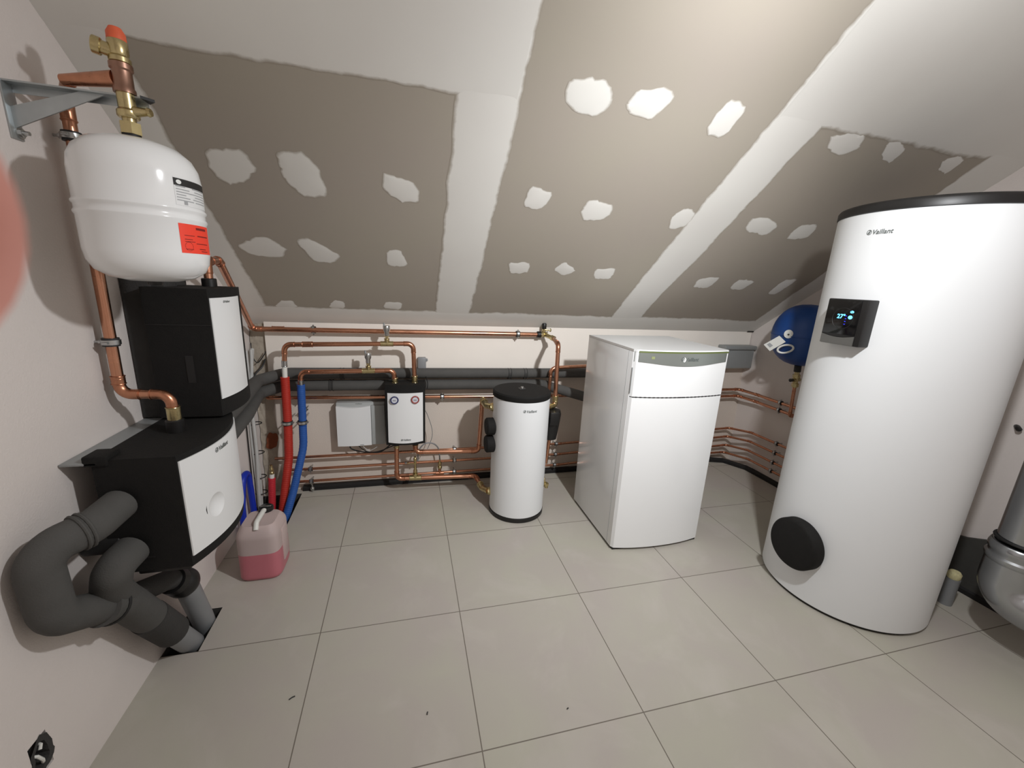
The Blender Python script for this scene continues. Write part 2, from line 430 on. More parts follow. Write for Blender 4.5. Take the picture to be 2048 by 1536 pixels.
# floor with two openings where pipes go down
HOLES = [(-0.583, 0.600, -0.455, 0.835), (-0.583, 1.47, -0.345, 1.86)]
xs = sorted({XL - .1, 3.6, *[h[0] for h in HOLES], *[h[2] for h in HOLES]}); ys = sorted({YF - .1, YB + .1, *[h[1] for h in HOLES], *[h[3] for h in HOLES]})
m = M()
for xa, xb in zip(xs, xs[1:]):
    for ya, yb in zip(ys, ys[1:]):
        if any(h[0] <= (xa + xb) / 2 <= h[2] and h[1] <= (ya + yb) / 2 <= h[3] for h in HOLES): continue
        m.add([(xa, ya, 0), (xb, ya, 0), (xb, yb, 0), (xa, yb, 0)], [(0, 1, 2, 3)])
fl = bpy.data.meshes.new('floor'); fl.from_pydata(m.v, [], m.f); fl.materials.append(MT['floor'])
bmf = bmesh.new(); bmf.from_mesh(fl); bmesh.ops.remove_doubles(bmf, verts=bmf.verts, dist=1e-5); bmf.to_mesh(fl); bmf.free()
floor = bpy.data.objects.new('floor', fl); COL.objects.link(floor); struct(floor); ORG[floor] = Vector((0, 0, 0))
for i, (xa, ya, xb, yb) in enumerate(HOLES):
    m = M(); d = -0.12
    m.add([(xa, ya, 0), (xb, ya, 0), (xb, yb, 0), (xa, yb, 0), (xa, ya, d), (xb, ya, d), (xb, yb, d), (xa, yb, d)],
          [(4, 5, 6, 7), (0, 1, 5, 4), (1, 2, 6, 5), (2, 3, 7, 6), (3, 0, 4, 7)])
    struct(obj('floor_opening', m, 'pit', floor, smooth=False))

# left wall, with a broken-out socket recess near the photographer
SK = (0.070, 0.165, 0.125, 0.275)        # y0, z0, y1, z1 of the recess
m = M(); t = 0.1
outer = [(YF, 0), (YB + .1, 0), (YB + .1, zs(YB + .1)), (YC, ZC), (YF, ZC)]
a, b, c, d = SK
# wall face around the recess
Pw = [(YF, 0), (a, 0), (c, 0), (YB + .1, 0), (YB + .1, zs(YB + .1)), (YC, ZC), (YF, ZC), (a, b), (c, b), (c, d), (a, d), (YF, b), (YF, d), (c, zs(c)), (a, zs(a)), (YB + .1, b), (YB + .1, d)]
V = [(XL, y, z) for y, z in Pw]
m.add(V, [(0, 1, 7, 11), (1, 2, 8, 7), (2, 3, 15, 8), (11, 7, 10, 12), (8, 15, 16, 9), (10, 9, 13, 5, 14) if False else (10, 9, 13, 14), (9, 16, 4, 13), (12, 10, 14, 5, 6)])
e = -0.05
m.add([(XL, a, b), (XL, c, b), (XL, c, d), (XL, a, d), (XL + e, a, b), (XL + e, c, b), (XL + e, c, d), (XL + e, a, d)], [(4, 5, 6, 7), (0, 1, 5, 4), (1, 2, 6, 5), (2, 3, 7, 6), (3, 0, 4, 7)])
wl = obj('wall_left', m, 'plaster', smooth=False); struct(wl)

# lower back wall and the plasterboard facing of its upper half
m = M().box(XL - .1, YB, -0.05, 3.6, YB + .1, 1.32)
wb = obj('wall_back', m, 'backwall', smooth=False); struct(wb)
m = M().box(-0.492, 1.90, 0.866, 3.245, YB + .002, 1.196)
struct(obj('plasterboard_facing', m, 'boardwhite', wb, smooth=False))
# rough unplastered corner strip on the left with a patch of bare brick
m = M()
def rough(u, v):
    x = XL + .004 + u * (0.10 + .012 * math.sin(v * 23)); z = 0.01 + v * 1.17
    return (x, YB - .006 - .016 * (0.5 + 0.5 * math.sin(v * 61 + u * 9) * math.cos(u * 13 + v * 17)) * (1 - u * .8), z)
m.grid(rough, 10, 70); struct(obj('rough_mortar', m, 'rough', wb))
m = M()
def brickp(u, v):
    a = 2 * math.pi * u; rr = v * (abs(math.cos(a)) ** 4 + abs(math.sin(a)) ** 4) ** -.25 * (1 + .06 * math.sin(3 * a + 1) + .05 * math.sin(7 * a))
    return (-0.512 + .034 * rr * math.cos(a) + .010 * rr * math.sin(a), YB - .026 - .006 * (1 - v), 0.385 + .056 * rr * math.sin(a))
m.grid(brickp, 24, 4); struct(obj('bare_brick', m, 'brick', wb))

# right wall (slightly out of true) 
m = M()
def rw(u, v):
    y = YF + u * (YB + .1 - YF); z = v * ZC
    k = min(1, max(0, (Y0 - y) / 1.3))
    return (XR - .03 * min(1, z / 1.2) + (.03 + 0.115) * k * min(1, z / 2.1) * 1.0, y, z)
m.grid(rw, 40, 20); wr = obj('wall_right', m, 'plaster'); struct(wr)
m = M(); up = [(.95, .10), (.62, .20), (.27, .292), (.155, .345), (-.10, .43), (-.35, .47)]  # dark grey slab low on the right wall, top edge rising towards the front
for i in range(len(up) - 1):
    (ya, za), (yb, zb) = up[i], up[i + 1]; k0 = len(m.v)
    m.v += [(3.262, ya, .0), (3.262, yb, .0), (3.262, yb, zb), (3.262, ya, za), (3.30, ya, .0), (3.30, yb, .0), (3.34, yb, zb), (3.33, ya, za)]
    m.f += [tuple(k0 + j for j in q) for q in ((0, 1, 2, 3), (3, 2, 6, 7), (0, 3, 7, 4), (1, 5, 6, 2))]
struct(obj('dark_wall_patch', m, 'darkgrey', wr, smooth=False))
m = M().box(XL - .1, YF - .1, 0, 3.7, YF, ZC + .1); struct(obj('wall_front', m, 'plaster', smooth=False))
m = M().box(XL - .1, YF - .1, ZC, 3.7, YC + .02, ZC + .1); struct(obj('ceiling', m, 'plaster', smooth=False))

# sloped ceiling of plasterboard with its filled joints and screw rows
m = M(); q = 0.1
m.prism([(YB + .1, zs(YB + .1)), (YC - .02, zs(YC - .02)), (YC - .02, zs(YC - .02) + q), (YB + .1, zs(YB + .1) + q)], 'x', XL - .1, 3.7)
slope = obj('ceiling_slope', m, 'board', smooth=False); struct(slope)
NS = Vector((0, -SL, -1)).normalized()
def on_slope(x, y, h): return Vector((x, y, zs(y))) + NS * h
def feathered(name, V, F, W):
    me = bpy.data.meshes.new(name); off = ORG[slope]
    me.from_pydata([tuple(Vector(p) - off) for p in V], [], F)
    at = me.attributes.new('feather', 'FLOAT', 'POINT'); at.data.foreach_set('value', W)
    me.materials.append(MT['filler']); me.polygons.foreach_set('use_smooth', [True] * len(me.polygons)); me.update()
    o = bpy.data.objects.new(name, me); COL.objects.link(o); o.parent = slope; return struct(o)
lift = [0.0016]
def filler_strip(x0, x1, y0, y1, along='y', amp=0.006, fw=0.03, lo=True, hi=True):
    """a smooth band of joint filler; lo / hi: does that edge fade out"""
    lift[0] += 0.00025; h = lift[0]; V = []; F = []; Wt = []
    L = (y1 - y0) if along == 'y' else (x1 - x0); n = max(2, int(L / 0.03)); k0 = k1 = 0.0
    for i in range(n + 1):
        s = i / n
        k0 = .82 * k0 + random.uniform(-amp, amp) * .75; k1 = .82 * k1 + random.uniform(-amp, amp) * .75
        a, b = (x0, x1) if along == 'y' else (y0, y1)
        cs = [(a + (k0 if lo else 0), 0.0 if lo else 1.0, .0004), (a + fw + k0 * .5, 1.0, h), (b - fw + k1 * .5, 1.0, h), (b + (k1 if hi else 0), 0.0 if hi else 1.0, .0004)]
        for c, w, hh in cs:
            x, y = (c, y0 + s * L) if along == 'y' else (x0 + s * L, c)
            V.append(on_slope(x, y, hh if w or True else 0)); Wt.append(w)
    for i in range(n):
        for j in range(3): F.append((i * 4 + j, i * 4 + j + 1, (i + 1) * 4 + j + 1, (i + 1) * 4 + j))
    feathered('filler_band', V, F, Wt)
filler_strip(XL - .02, -0.425, 0.55, 1.92, lo=False)
filler_strip(0.557, 0.795, -0.4, 1.92)
filler_strip(1.83, 2.085, -0.4, 1.92)
filler_strip(3.112, 3.55, 0.50, 1.92, hi=False)
filler_strip(XL - .02, 0.775, -0.42, 0.655, along='x', fw=.022, lo=False, amp=.0045)
filler_strip(1.85, 3.55, -0.42, 0.585, along='x', fw=.035, lo=False, amp=.007)
filler_strip(XL - .02, 3.55, 1.755, 1.92, along='x', fw=.03, hi=False, amp=.006)
PATCHES = [
    [(-0.336, 0.926), (-0.207, 0.911), (-0.180, 0.974), (-0.232, 1.030), (-0.302, 1.057), (-0.349, 1.023), (-0.356, 0.984)],
    [(-0.103, 0.913), (-0.005, 0.890), (0.052, 0.949), (0.065, 1.068), (-0.047, 1.079), (-0.094, 1.012), (-0.098, 0.965)],
    [(0.292, 0.932), (0.439, 0.976), (0.446, 1.059), (0.358, 1.061), (0.281, 1.003)],
    [(-0.418, 1.344), (-0.259, 1.271), (-0.177, 1.353), (-0.241, 1.411), (-0.371, 1.397)],
    [(-0.142, 1.293), (-0.066, 1.273), (0.066, 1.370), (0.005, 1.425), (-0.079, 1.421)],
    [(0.282, 1.317), (0.352, 1.302), (0.402, 1.413), (0.283, 1.421)],
    [(-0.398, 1.777), (-0.335, 1.707), (-0.268, 1.703), (-0.247, 1.774)],
    [(-0.088, 1.754), (-0.038, 1.683), (0.021, 1.701), (0.016, 1.767)],
    [(0.234, 1.748), (0.253, 1.685), (0.357, 1.693), (0.350, 1.761)],
    [(0.940, 0.559), (1.077, 0.547), (1.138, 0.592), (1.108, 0.652), (1.009, 0.661), (0.940, 0.610)],
    [(1.203, 0.558), (1.333, 0.539), (1.371, 0.566), (1.317, 0.642), (1.209, 0.628), (1.185, 0.601)],
    [(1.579, 0.537), (1.689, 0.549), (1.680, 0.665), (1.568, 0.651)],
    [(0.923, 0.926), (1.050, 0.947), (1.022, 1.033), (0.921, 1.030)],
    [(1.228, 0.952), (1.377, 0.974), (1.375, 1.047), (1.250, 1.069), (1.209, 1.015)],
    [(1.711, 0.994), (1.757, 0.945), (1.838, 0.969), (1.837, 1.053), (1.742, 1.076)],
    [(0.936, 1.347), (1.071, 1.331), (1.077, 1.416), (0.973, 1.427)],
    [(1.218, 1.381), (1.266, 1.313), (1.372, 1.370), (1.317, 1.423)],
    [(1.476, 1.352), (1.614, 1.335), (1.623, 1.431), (1.503, 1.431)],
    [(2.160, 0.594), (2.238, 0.572), (2.330, 0.570), (2.373, 0.619), (2.312, 0.656), (2.191, 0.634)],
    [(2.475, 0.582), (2.523, 0.567), (2.617, 0.596), (2.619, 0.654), (2.525, 0.637)],
    [(2.878, 0.608), (2.937, 0.580), (3.003, 0.594), (3.008, 0.662), (2.925, 0.648)],
    [(2.169, 0.971), (2.275, 0.950), (2.402, 0.997), (2.373, 1.058), (2.205, 1.041)],
    [(2.521, 0.968), (2.643, 0.966), (2.669, 1.050), (2.532, 1.071), (2.508, 1.025)],
    [(2.230, 1.372), (2.385, 1.353), (2.372, 1.459), (2.243, 1.457)],
    [(2.532, 1.361), (2.680, 1.373), (2.647, 1.466), (2.525, 1.450)],
    [(2.882, 1.343), (2.995, 1.331), (2.976, 1.486), (2.892, 1.491)],
]

for poly in PATCHES:
    lift[0] += 0.0001; P = jitter_poly(poly, 0.016, 0.0045)
    cx = sum(p[0] for p in P) / len(P); cy = sum(p[1] for p in P) / len(P); n = len(P)
    V = []; Wt = []
    for s, w, h in ((1.0, 0.05, .0004), (0.86, 0.55, .0010), (0.66, 1.0, .0018)):
        V += [on_slope(cx + (p[0] - cx) * s, cy + (p[1] - cy) * s, h) for p in P]; Wt += [w] * n
    F = [(r * n + i, r * n + (i + 1) % n, (r + 1) * n + (i + 1) % n, (r + 1) * n + i) for r in (0, 1) for i in range(n)] + [tuple(range(2 * n, 3 * n))]
    feathered('filler_patch', V, F, Wt)
# gap under the slope in the corners
struct(obj('corner_gap', M().box(3.19, 1.885, 1.188, 3.25, 1.93, 1.204), 'blackmetal', slope, smooth=False))

# black membrane strip along the foot of the back and right walls
m = M()
m.prism([(-0.34, 0), (3.215, 0), (3.262, -0.045), (3.262, -1.92), (3.285, -1.92), (3.285, 0.02), (3.28, 0.045), (-0.34, 0.045)][::-1], 'z', 0.0, 0.036) if False else None
path = [(-0.345, 1.912), (3.02, 1.912), (3.16, 1.87), (3.262, 1.70), (3.272, 1.5), (3.272, 0.02)]
V = []; F = []
for i, (x, y) in enumerate(path):
    dx, dy = (0, 1) if i < 2 else ((.35, .93) if i == 2 else ((.9, .4) if i == 3 else (1, 0)))
    for k, (s, z) in enumerate(((-.022, 0), (-.022, .024), (-.008, .034), (.012, .034), (.012, 0))):
        V.append((x + dx * s, y + dy * s, z))
for i in range(len(path) - 1):
    F += [(i * 5 + k, i * 5 + (k + 1) % 5, (i + 1) * 5 + (k + 1) % 5, (i + 1) * 5 + k) for k in range(5)]
F += [(0, 1, 2, 3, 4), tuple(range((len(path) - 1) * 5, len(path) * 5))]
bs = obj('baseboard_back', M().add(V, F), 'membrane', smooth=False); struct(bs)

# ================================================================== PIPE TOOLS
def pipe(name, label, cat, pts, r, bend, material='copper', fittings=True, group=None, fit_mat='copperdark', seg=16):
    """one run of pipe: the bare tube is the thing, every soldered elbow a part"""
    P, arcs = fillet(pts, bend, 8)
    o = obj(name, M().tube(P, r, seg), material); tag(o, label, cat, group)
    if fittings:
        for arc, a, b in arcs:
            ext = r * 1.5
            A = [arc[0] + a * ext, arc[0] + a * (ext * .98)] + arc + [arc[-1] + b * (ext * .98), arc[-1] + b * ext]
            mm = M().tube(A, r * 1.10, seg)
            for p, d in ((arc[0] + a * ext, a), (arc[-1] + b * ext, b)):
                mm.torus(p - d * r * .25, d, r * 1.12, r * .10, 18, 8)
            obj('elbow', mm, fit_mat, o)
    return o
def sleeve(o, a, b, r, material='copperdark', name='coupling'):
    a, b = Vector(a), Vector(b); d = (b - a).normalized()
    mm = M().tube([a, b], r, 18); mm.torus(a, d, r, r * .1, 18, 8); mm.torus(b, d, r, r * .1, 18, 8)
    return obj(name, mm, material, o)
def tee(o, c, along, branch, r, material='brass', L=2.6, B=2.2):
    c, al, br = Vector(c), Vector(along).normalized(), Vector(branch).normalized()
    mm = M().tube([c - al * r * L, c + al * r * L], r * 1.16, 18).tube([c, c + br * r * B], r * 1.1, 16)
    for p, d in ((c - al * r * L, al), (c + al * r * L, al), (c + br * r * B, br)): mm.torus(p, d, r * 1.14, r * .12, 18, 8)
    return obj('tee', mm, material, o)

CLIP0 = {}
def make_clip(loc, axis, r, wall_dir, standoff, label, group):
    """wall clip: two-part steel ring with rubber lining, two screws and a stud into the wall"""
    key = (axis, round(r, 4), wall_dir, round(standoff, 3))
    if key in CLIP0:
        root = CLIP0[key]; return dup(root, Vector(loc) - root.location, label, group)
    loc = Vector(loc); ax = Vector(axis); wd = Vector(wall_dir)
    t = thing('pipe_clip', label, 'pipe clip', loc, group); CLIP0[key] = t
    side = ax.cross(wd).normalized(); w = 0.010
    lo_ = r + (.003 if r > .02 else min(.42 * r, .006)); ro = lo_ + .0035
    prof = [(r, -w * 1.3), (lo_ + .0006, -w * 1.3), (lo_ + .0006, w * 1.3), (r, w * 1.3)]
    obj('lining', M().lathe(prof + [prof[0]], 24, loc, ax), 'clipgrey', t)
    prof = [(lo_, -w * .75), (ro, -w * .75), (ro, w * .75), (lo_, w * .75)]
    obj('ring', M().lathe(prof + [prof[0]], 28, loc, ax), 'steel', t)
    for s in (-1, 1):
        p = loc + side * s * (ro + .0035)
        obj('screw', M().cyl(p - wd * .005, p + wd * .007, .0030, 12).cyl(p - wd * .008, p - wd * .005, .0045, 12), 'steel', t)
    obj('stud', M().cyl(loc + wd * ro, loc + wd * standoff, .004, 12).hexnut(loc + wd * ro, loc + wd * (ro + .006), .0075), 'steel', t)
    return t

# ================================================================== BACK WALL: COPPER RUNS
UPY = 1.85
long_run = pipe('copper_pipe', 'long copper pipe on the back wall just under the slope, rising at its left end', 'pipe',
    [(-0.385, 0.945, 1.425), (-0.385, 0.945, 1.527), (-0.40, 1.10, 1.535), (-0.535, 1.835, 1.149), (1.318, UPY, 1.141)], 0.0155, 0.026)
sleeve(long_run, (-0.43, 1.8475, 1.1487), (-0.365, 1.8475, 1.1485), .0178)
make_clip((-0.195, UPY, 1.1475), (1, 0, 0), .0155, (0, 1, 0), .052, 'pipe clip on the top copper pipe, left one near the corner', 'clips on the top copper pipe')
make_clip((1.155, UPY, 1.1420), (1, 0, 0), .0155, (0, 1, 0), .052, 'pipe clip on the top copper pipe, right one near the black-capped valve', 'clips on the top copper pipe')

# safety valve at the end of the long run, then down to the small cylinder
t = thing('safety_valve', 'brass valve with black cap at the right end of the top copper pipe', 'valve', (1.36, 1.83, 1.10))
obj('body', M().cyl((1.318, UPY, 1.141), (1.375, UPY, 1.141), .019, 20, .003).cyl((1.350, UPY, 1.135), (1.352, UPY, 1.185), .014, 18)
    .lathe([(.012, 0), (.021, .006), (.021, .03), (.014, .036)], 20, (1.345, UPY, 1.125)).cyl((1.36, UPY, 1.141), (1.392, 1.745, 1.128), .015, 18), 'brass', t)
obj('outlet', M().cyl((1.352, UPY - .005, 1.178), (1.400, UPY - .012, 1.176), .008, 16).torus((1.398, UPY - .012, 1.176), (1, 0, 0), .010, .003, 16, 8), 'brass', t)
obj('cap', M().lathe([(.015, 0), (.017, .004), (.0165, .036), (.013, .042), (0, .043)], 24, (1.352, UPY, 1.182)), 'blackplastic', t)
obj('collar', M().cyl((1.300, UPY, 1.141), (1.330, UPY, 1.141), .024, 24, .003), 'blackplastic', t)
obj('union_nut', M().hexnut((1.386, 1.765, 1.131), (1.394, 1.742, 1.127), .021), 'brass', t)
down = pipe('copper_pipe', 'copper pipe dropping from the black-capped valve to the right side of the small cylinder', 'pipe',
    [(1.391, 1.75, 1.128), (1.345, 1.52, 1.122), (1.345, 1.50, 0.712), (1.262, 1.45, 0.705)], 0.0145, 0.034)
sleeve(down, (1.345, 1.5, .775), (1.345, 1.5, .742), .019, 'brass', 'union')
sleeve(down, (1.345, 1.5, .742), (1.345, 1.5, .722), .0165, 'brass', 'union')
back_loop = pipe('copper_pipe', 'short copper pipe bending up behind the small cylinder and running behind the heat pump', 'pipe',
    [(1.405, 1.79, 0.70), (1.405, 1.79, 0.905), (1.93, 1.80, 0.925)], 0.013, 0.045)

# supply and return between the pump station and the ground hoses
red_run = pipe('copper_pipe', 'copper pipe from the red hose up, across and down into the pump station, upper one', 'pipe',
    [(-0.350, 1.74, 0.955), (-0.342, 1.74, 1.069), (0.420, 1.74, 1.082), (0.428, 1.75, 0.815)], 0.0145, 0.040)
sleeve(red_run, (-0.24, 1.74, 1.071), (-0.185, 1.74, 1.072), .0172)
sleeve(red_run, (0.428, 1.75, .862), (0.428, 1.75, .82), .019, 'brass', 'union')
tee(red_run, (0.256, 1.74, 1.0795), (1, 0, 0), (0, 0, 1), .0145)
blue_run = pipe('copper_pipe', 'copper pipe from the blue hose across and down into the pump station, lower one', 'pipe',
    [(-0.268, 1.74, 0.835), (-0.262, 1.74, 0.897), (0.294, 1.74, 0.903), (0.300, 1.75, 0.815)], 0.0145, 0.036)
sleeve(blue_run, (0.300, 1.75, .85), (0.300, 1.75, .82), .019, 'brass', 'union')
tee(blue_run, (0.137, 1.74, 0.9015), (1, 0, 0), (0, 0, 1), .0145)
def air_vent(x, y, z, label):
    t = thing('air_vent', label, 'air vent', (x, y, z), 'air vents on the copper runs')
    obj('stem', M().cyl((x, y, z), (x, y, z + .020), .009, 16).hexnut((x, y, z + .012), (x, y, z + .022), .013), 'brass', t)
    obj('chamber', M().lathe([(.010, .02), (.014, .026), (.014, .045), (.019, .056), (.021, .060), (.021, .084), (.019, .088), (0, .089)], 24, (x, y, z)), 'steel', t)
    obj('cap', M().cyl((x - .014, y, z + .085), (x - .016, y, z + .106), .0055, 14, .001).cyl((x - .014, y, z + .07), (x - .014, y, z + .088), .008, 14), 'greypaint', t)
air_vent(0.256, 1.74, 1.108, 'small grey air vent on the upper copper pipe to the pump station')
air_vent(0.137, 1.74, 0.930, 'small grey air vent on the lower copper pipe to the pump station')

# insulated heating pipes along the wall
g = pipe('insulated_pipe', 'upper grey foam-insulated pipe along the back wall bending left to the wall station', 'pipe',
    [(-0.415, 0.80, 0.832), (-0.455, 1.30, 0.84), (-0.50, 1.72, 0.85), (-0.385, 1.865, 0.862), (2.0, 1.865, 0.845)], 0.036, 0.10, 'foam', False, seg=20)
for x in (-.05, 1.10, 1.22): sleeve(g, (x, 1.865, .859 - .007 * (x + .385)), (x + .02, 1.865, .859 - .007 * (x + .385)), .0366, 'foamdark', 'tape_joint')
g = pipe('insulated_pipe', 'lower grey foam-insulated pipe along the back wall turning down behind the small cylinder', 'pipe',
    [(-0.41, 0.80, 0.742), (-0.455, 1.36, 0.75), (-0.51, 1.74, 0.765), (-0.40, 1.862, 0.780), (1.36, 1.862, 0.765), (1.72, 1.60, 0.70)], 0.036, 0.10, 'foam', False, seg=20)
sleeve(g, (-.12, 1.862, .778), (-.10, 1.862, .778), .0366, 'foamdark', 'tape_joint')

# middle copper run along the wall
mid = pipe('copper_pipe', 'single copper pipe along the back wall between the grey insulated pipes and the white box', 'pipe',
    [(-0.505, 1.90, 0.700), (-0.500, 1.86, 0.700), (1.30, 1.86, 0.672), (2.2, 1.86, 0.668)], 0.0125, 0.02)
for x in (-.30, .62): make_clip((x, 1.86, .6974 - .0157 * (x + .3)), (1, 0, 0), .0125, (0, 1, 0), .07, 'clip on the middle copper pipe %s' % ('behind the blue hose' if x < 0 else 'right of the pump station'), 'clips on the middle copper pipe')

# three thin runs near the floor, turning onto the right wall behind the heat pump
lows = [(0.270, 'top'), (0.180, 'middle'), (0.088, 'bottom')]
low_label = {'top': 'uppermost of the thin copper pipes running low along the back wall', 'middle': 'second from top of the thin copper pipes running low along the back wall',
             'bottom': 'lowest wall-clipped thin copper pipe along the back wall, just above the black strip'}
LOWP = []
for z, nme in lows:
    zz = {'top': .352, 'middle': .272, 'bottom': .190}[nme]
    x0 = -0.492 if nme == 'top' else -0.40
    LOWP.append(pipe('copper_pipe', low_label[nme], 'pipe', [(x0, 1.86, z + .003), (1.55, 1.86, z), (2.5, 1.86, (z + zz) / 2), (3.155, 1.86, zz - .018), (3.222, 1.68, zz + .002), (3.232, 1.1, zz + .005), (3.236, 0.5, zz + .005)],
         0.0095, 0.03, 'copper', True))
pipe('copper_pipe', 'lowest of the four copper pipes on the right wall behind the big tank', 'pipe',
     [(2.2, 1.86, 0.10), (3.145, 1.86, .102), (3.222, 1.66, .118), (3.232, 1.1, .122), (3.236, 0.5, .122)], 0.0095, 0.03)
for z, lab in ((.694, 'upper of the two copper pipes turning the right corner below the blue vessel'), (.634, 'lower of the two copper pipes turning the right corner below the blue vessel')):
    pipe('copper_pipe', lab, 'pipe', [(2.1, 1.84, z), (3.175, 1.85, z), (3.205, 1.68, z - .004), (3.215, 1.335, z - .01), (3.222, 1.0, z - .012)], 0.0115, 0.03)
for z, lab in ((.690, 'upper'), (.630, 'lower')):
    make_clip((3.2115, 1.46, z - .003), (0, 1, 0), .0115, (1, 0, 0), .065, 'clip on the %s copper pipe below the blue vessel' % lab, 'clips on the right wall')
for z, lab in ((.355, 'top'), (.275, 'second'), (.193, 'third'), (.119, 'lowest')):
    make_clip((3.2255, 1.43, z), (0, 1, 0), .0095, (1, 0, 0), .055, 'clip on the %s of four copper pipes on the right wall' % lab, 'clips on the right wall')
for x, where in ((0.715, 'right of the pump station'), (1.520, 'between the small cylinder and the heat pump'), (-0.278, 'right of the blue hose')):
    for z, lab in lows:
        if x < 0 and z > .2: continue
        make_clip((x, 1.86, z + (.001 if x < 1 else 0)), (1, 0, 0), .0095, (0, 1, 0), .07, 'clip on the %s thin copper pipe %s' % (lab, where), 'clips on the low copper pipes')
# foot clip fixed to the strip
t = thing('floor_bracket', 'small steel clip end on the black strip below the blue hose', 'clip', (-.278, 1.875, 0))
obj('stud', M().cyl((-.278, 1.872, 0.005), (-.278, 1.872, 0.055), .005, 12), 'steel', t)
obj('nut', M().lathe([(.010, 0), (.013, .004), (.013, .016), (.008, .022), (0, .023)], 16, (-.278, 1.872, .014)), 'steel', t)

# pump station outlets to the small cylinder
ret = pipe('copper_pipe', 'thick copper pipe from the pump station down and along the floor to the small cylinder', 'pipe',
    [(0.301, 1.75, 0.40), (0.299, 1.74, 0.125), (0.855, 1.72, 0.113), (0.872, 1.56, 0.105), (0.905, 1.455, 0.130)], 0.0155, 0.034)
sleeve(ret, (.301, 1.75, .40), (.301, 1.749, .355), .019, 'brass', 'union')
tee(ret, (0.425, 1.7365, 0.1225), (1, -.03, -.02), (0, 0, 1), .0155, 'brass')
sleeve(ret, (.868, 1.60, .107), (.870, 1.575, .106), .020, 'brass', 'union')
flow = pipe('copper_pipe', 'thick copper pipe from pump station bottom right, along and up to the small cylinder', 'pipe',
    [(0.428, 1.75, 0.40), (0.428, 1.74, 0.318), (0.872, 1.72, 0.308), (0.885, 1.70, 0.715), (0.878, 1.56, 0.708), (0.915, 1.47, 0.720)], 0.0155, 0.032)
sleeve(flow, (.428, 1.75, .40), (.428, 1.748, .365), .019, 'brass', 'union')
sleeve(flow, (.880, 1.655, .711), (.879, 1.63, .710), .020, 'brass', 'union')

obj('elbow', M().tube(fillet([(.880, 1.61, .7105), (.879, 1.535, .7095), (.905, 1.475, .7195)], .03)[0], .0205, 20).torus((.880, 1.605, .7105), (0, 1, 0), .021, .004, 20, 8), 'brass', flow)
obj('elbow', M().tube(fillet([(.869, 1.60, .1065), (.873, 1.545, .105), (.900, 1.462, .127)], .03)[0], .0205, 20).torus((.869, 1.598, .1065), (0, 1, 0), .021, .004, 20, 8), 'brass', ret)
obj('elbow', M().tube(fillet([(1.345, 1.5, .745), (1.345, 1.5, .712), (1.285, 1.462, .706)], .03)[0], .0185, 20), 'brass', down)
# filling valves with lever and hose
t = thing('filling_valve', 'slim brass filling valve with lever between the two pipes under the pump station', 'valve', (.425, 1.78, .15))
obj('stem', M().cyl((.425, 1.7365, .14), (.425, 1.7365, .285), .0085, 14), 'brass', t)
obj('body', M().lathe([(.010, 0), (.014, .006), (.014, .022), (.010, .03), (.010, .045)], 16, (.425, 1.7365, .16)).lathe([(.010, 0), (.013, .006), (.013, .016), (.009, .022)], 16, (.425, 1.7365, .255)), 'brass', t)
obj('lever', M().tube([(.425, 1.73, .235), (.395, 1.71, .245), (.365, 1.70, .258)], .004, 10), 'brass', t)
obj('knob', M().lathe([(0, -.009), (.008, -.005), (.009, 0), (.008, .005), (0, .009)], 14, (.362, 1.70, .260)), 'steel', t)
t = thing('drain_valve', 'brass drain valve with red body on the lowest wall pipe right of the pump station', 'valve', (.605, 1.85, .09))
obj('body', M().cyl((.575, 1.86, .086), (.637, 1.86, .0855), .014, 16, .002).cyl((.605, 1.86, .086), (.605, 1.853, .150), .012, 16), 'copperdark', t)
obj('spindle', M().lathe([(.010, 0), (.017, .006), (.017, .018), (.010, .026), (.014, .032), (.014, .045), (.006, .062), (.006, .075)], 16, (.605, 1.85, .125)), 'brass', t)
def wire(name, label, pts, r, material, cat='cable', group=None, n=10):
    P = []
    Q = [Vector(p) for p in pts]; Q = [Q[0] * 2 - Q[1]] + Q + [Q[-1] * 2 - Q[-2]]
    for i in range(1, len(Q) - 2):
        for k in range(n):
            s = k / n; a, b, c, d = Q[i - 1:i + 3]
            P.append(.5 * ((2 * b) + (c - a) * s + (2 * a - 5 * b + 4 * c - d) * s * s + (3 * b - a - 3 * c + d) * s ** 3))
    P.append(Q[-2])
    return tag(obj(name, M().tube(P, r, 8), material), label, cat, group)
wire('hose', 'grey hose arching from the pump station down to the red-bodied drain valve', [(.445, 1.80, .22), (.452, 1.80, .30), (.495, 1.80, .352), (.555, 1.81, .345), (.595, 1.835, .29), (.605, 1.85, .20)], .005, 'pvc', 'hose')
wire('cable', 'thin grey cable hanging in a loop right of the pump station', [(.499, 1.80, .60), (.515, 1.82, .56), (.545, 1.83, .46), (.545, 1.83, .38), (.50, 1.83, .27), (.47, 1.84, .25)], .0022, 'pvc')
wire('cable', 'black cable sagging from the white box to the pump station', [(-.02, 1.87, .345), (-.005, 1.86, .315), (.06, 1.84, .300), (.13, 1.82, .300), (.20, 1.80, .312), (.30, 1.79, .40)], .0045, 'blackcable')
wire('cable', 'second black cable, slacker, between the white box and the pump station', [(.03, 1.88, .345), (.06, 1.87, .31), (.11, 1.85, .290), (.18, 1.83, .300), (.28, 1.80, .35)], .0035, 'blackcable')
wire('cable', 'thin grey cable dipping below the white box', [(.06, 1.86, .345), (.085, 1.85, .32), (.12, 1.84, .305), (.17, 1.83, .335)], .0025, 'cable')

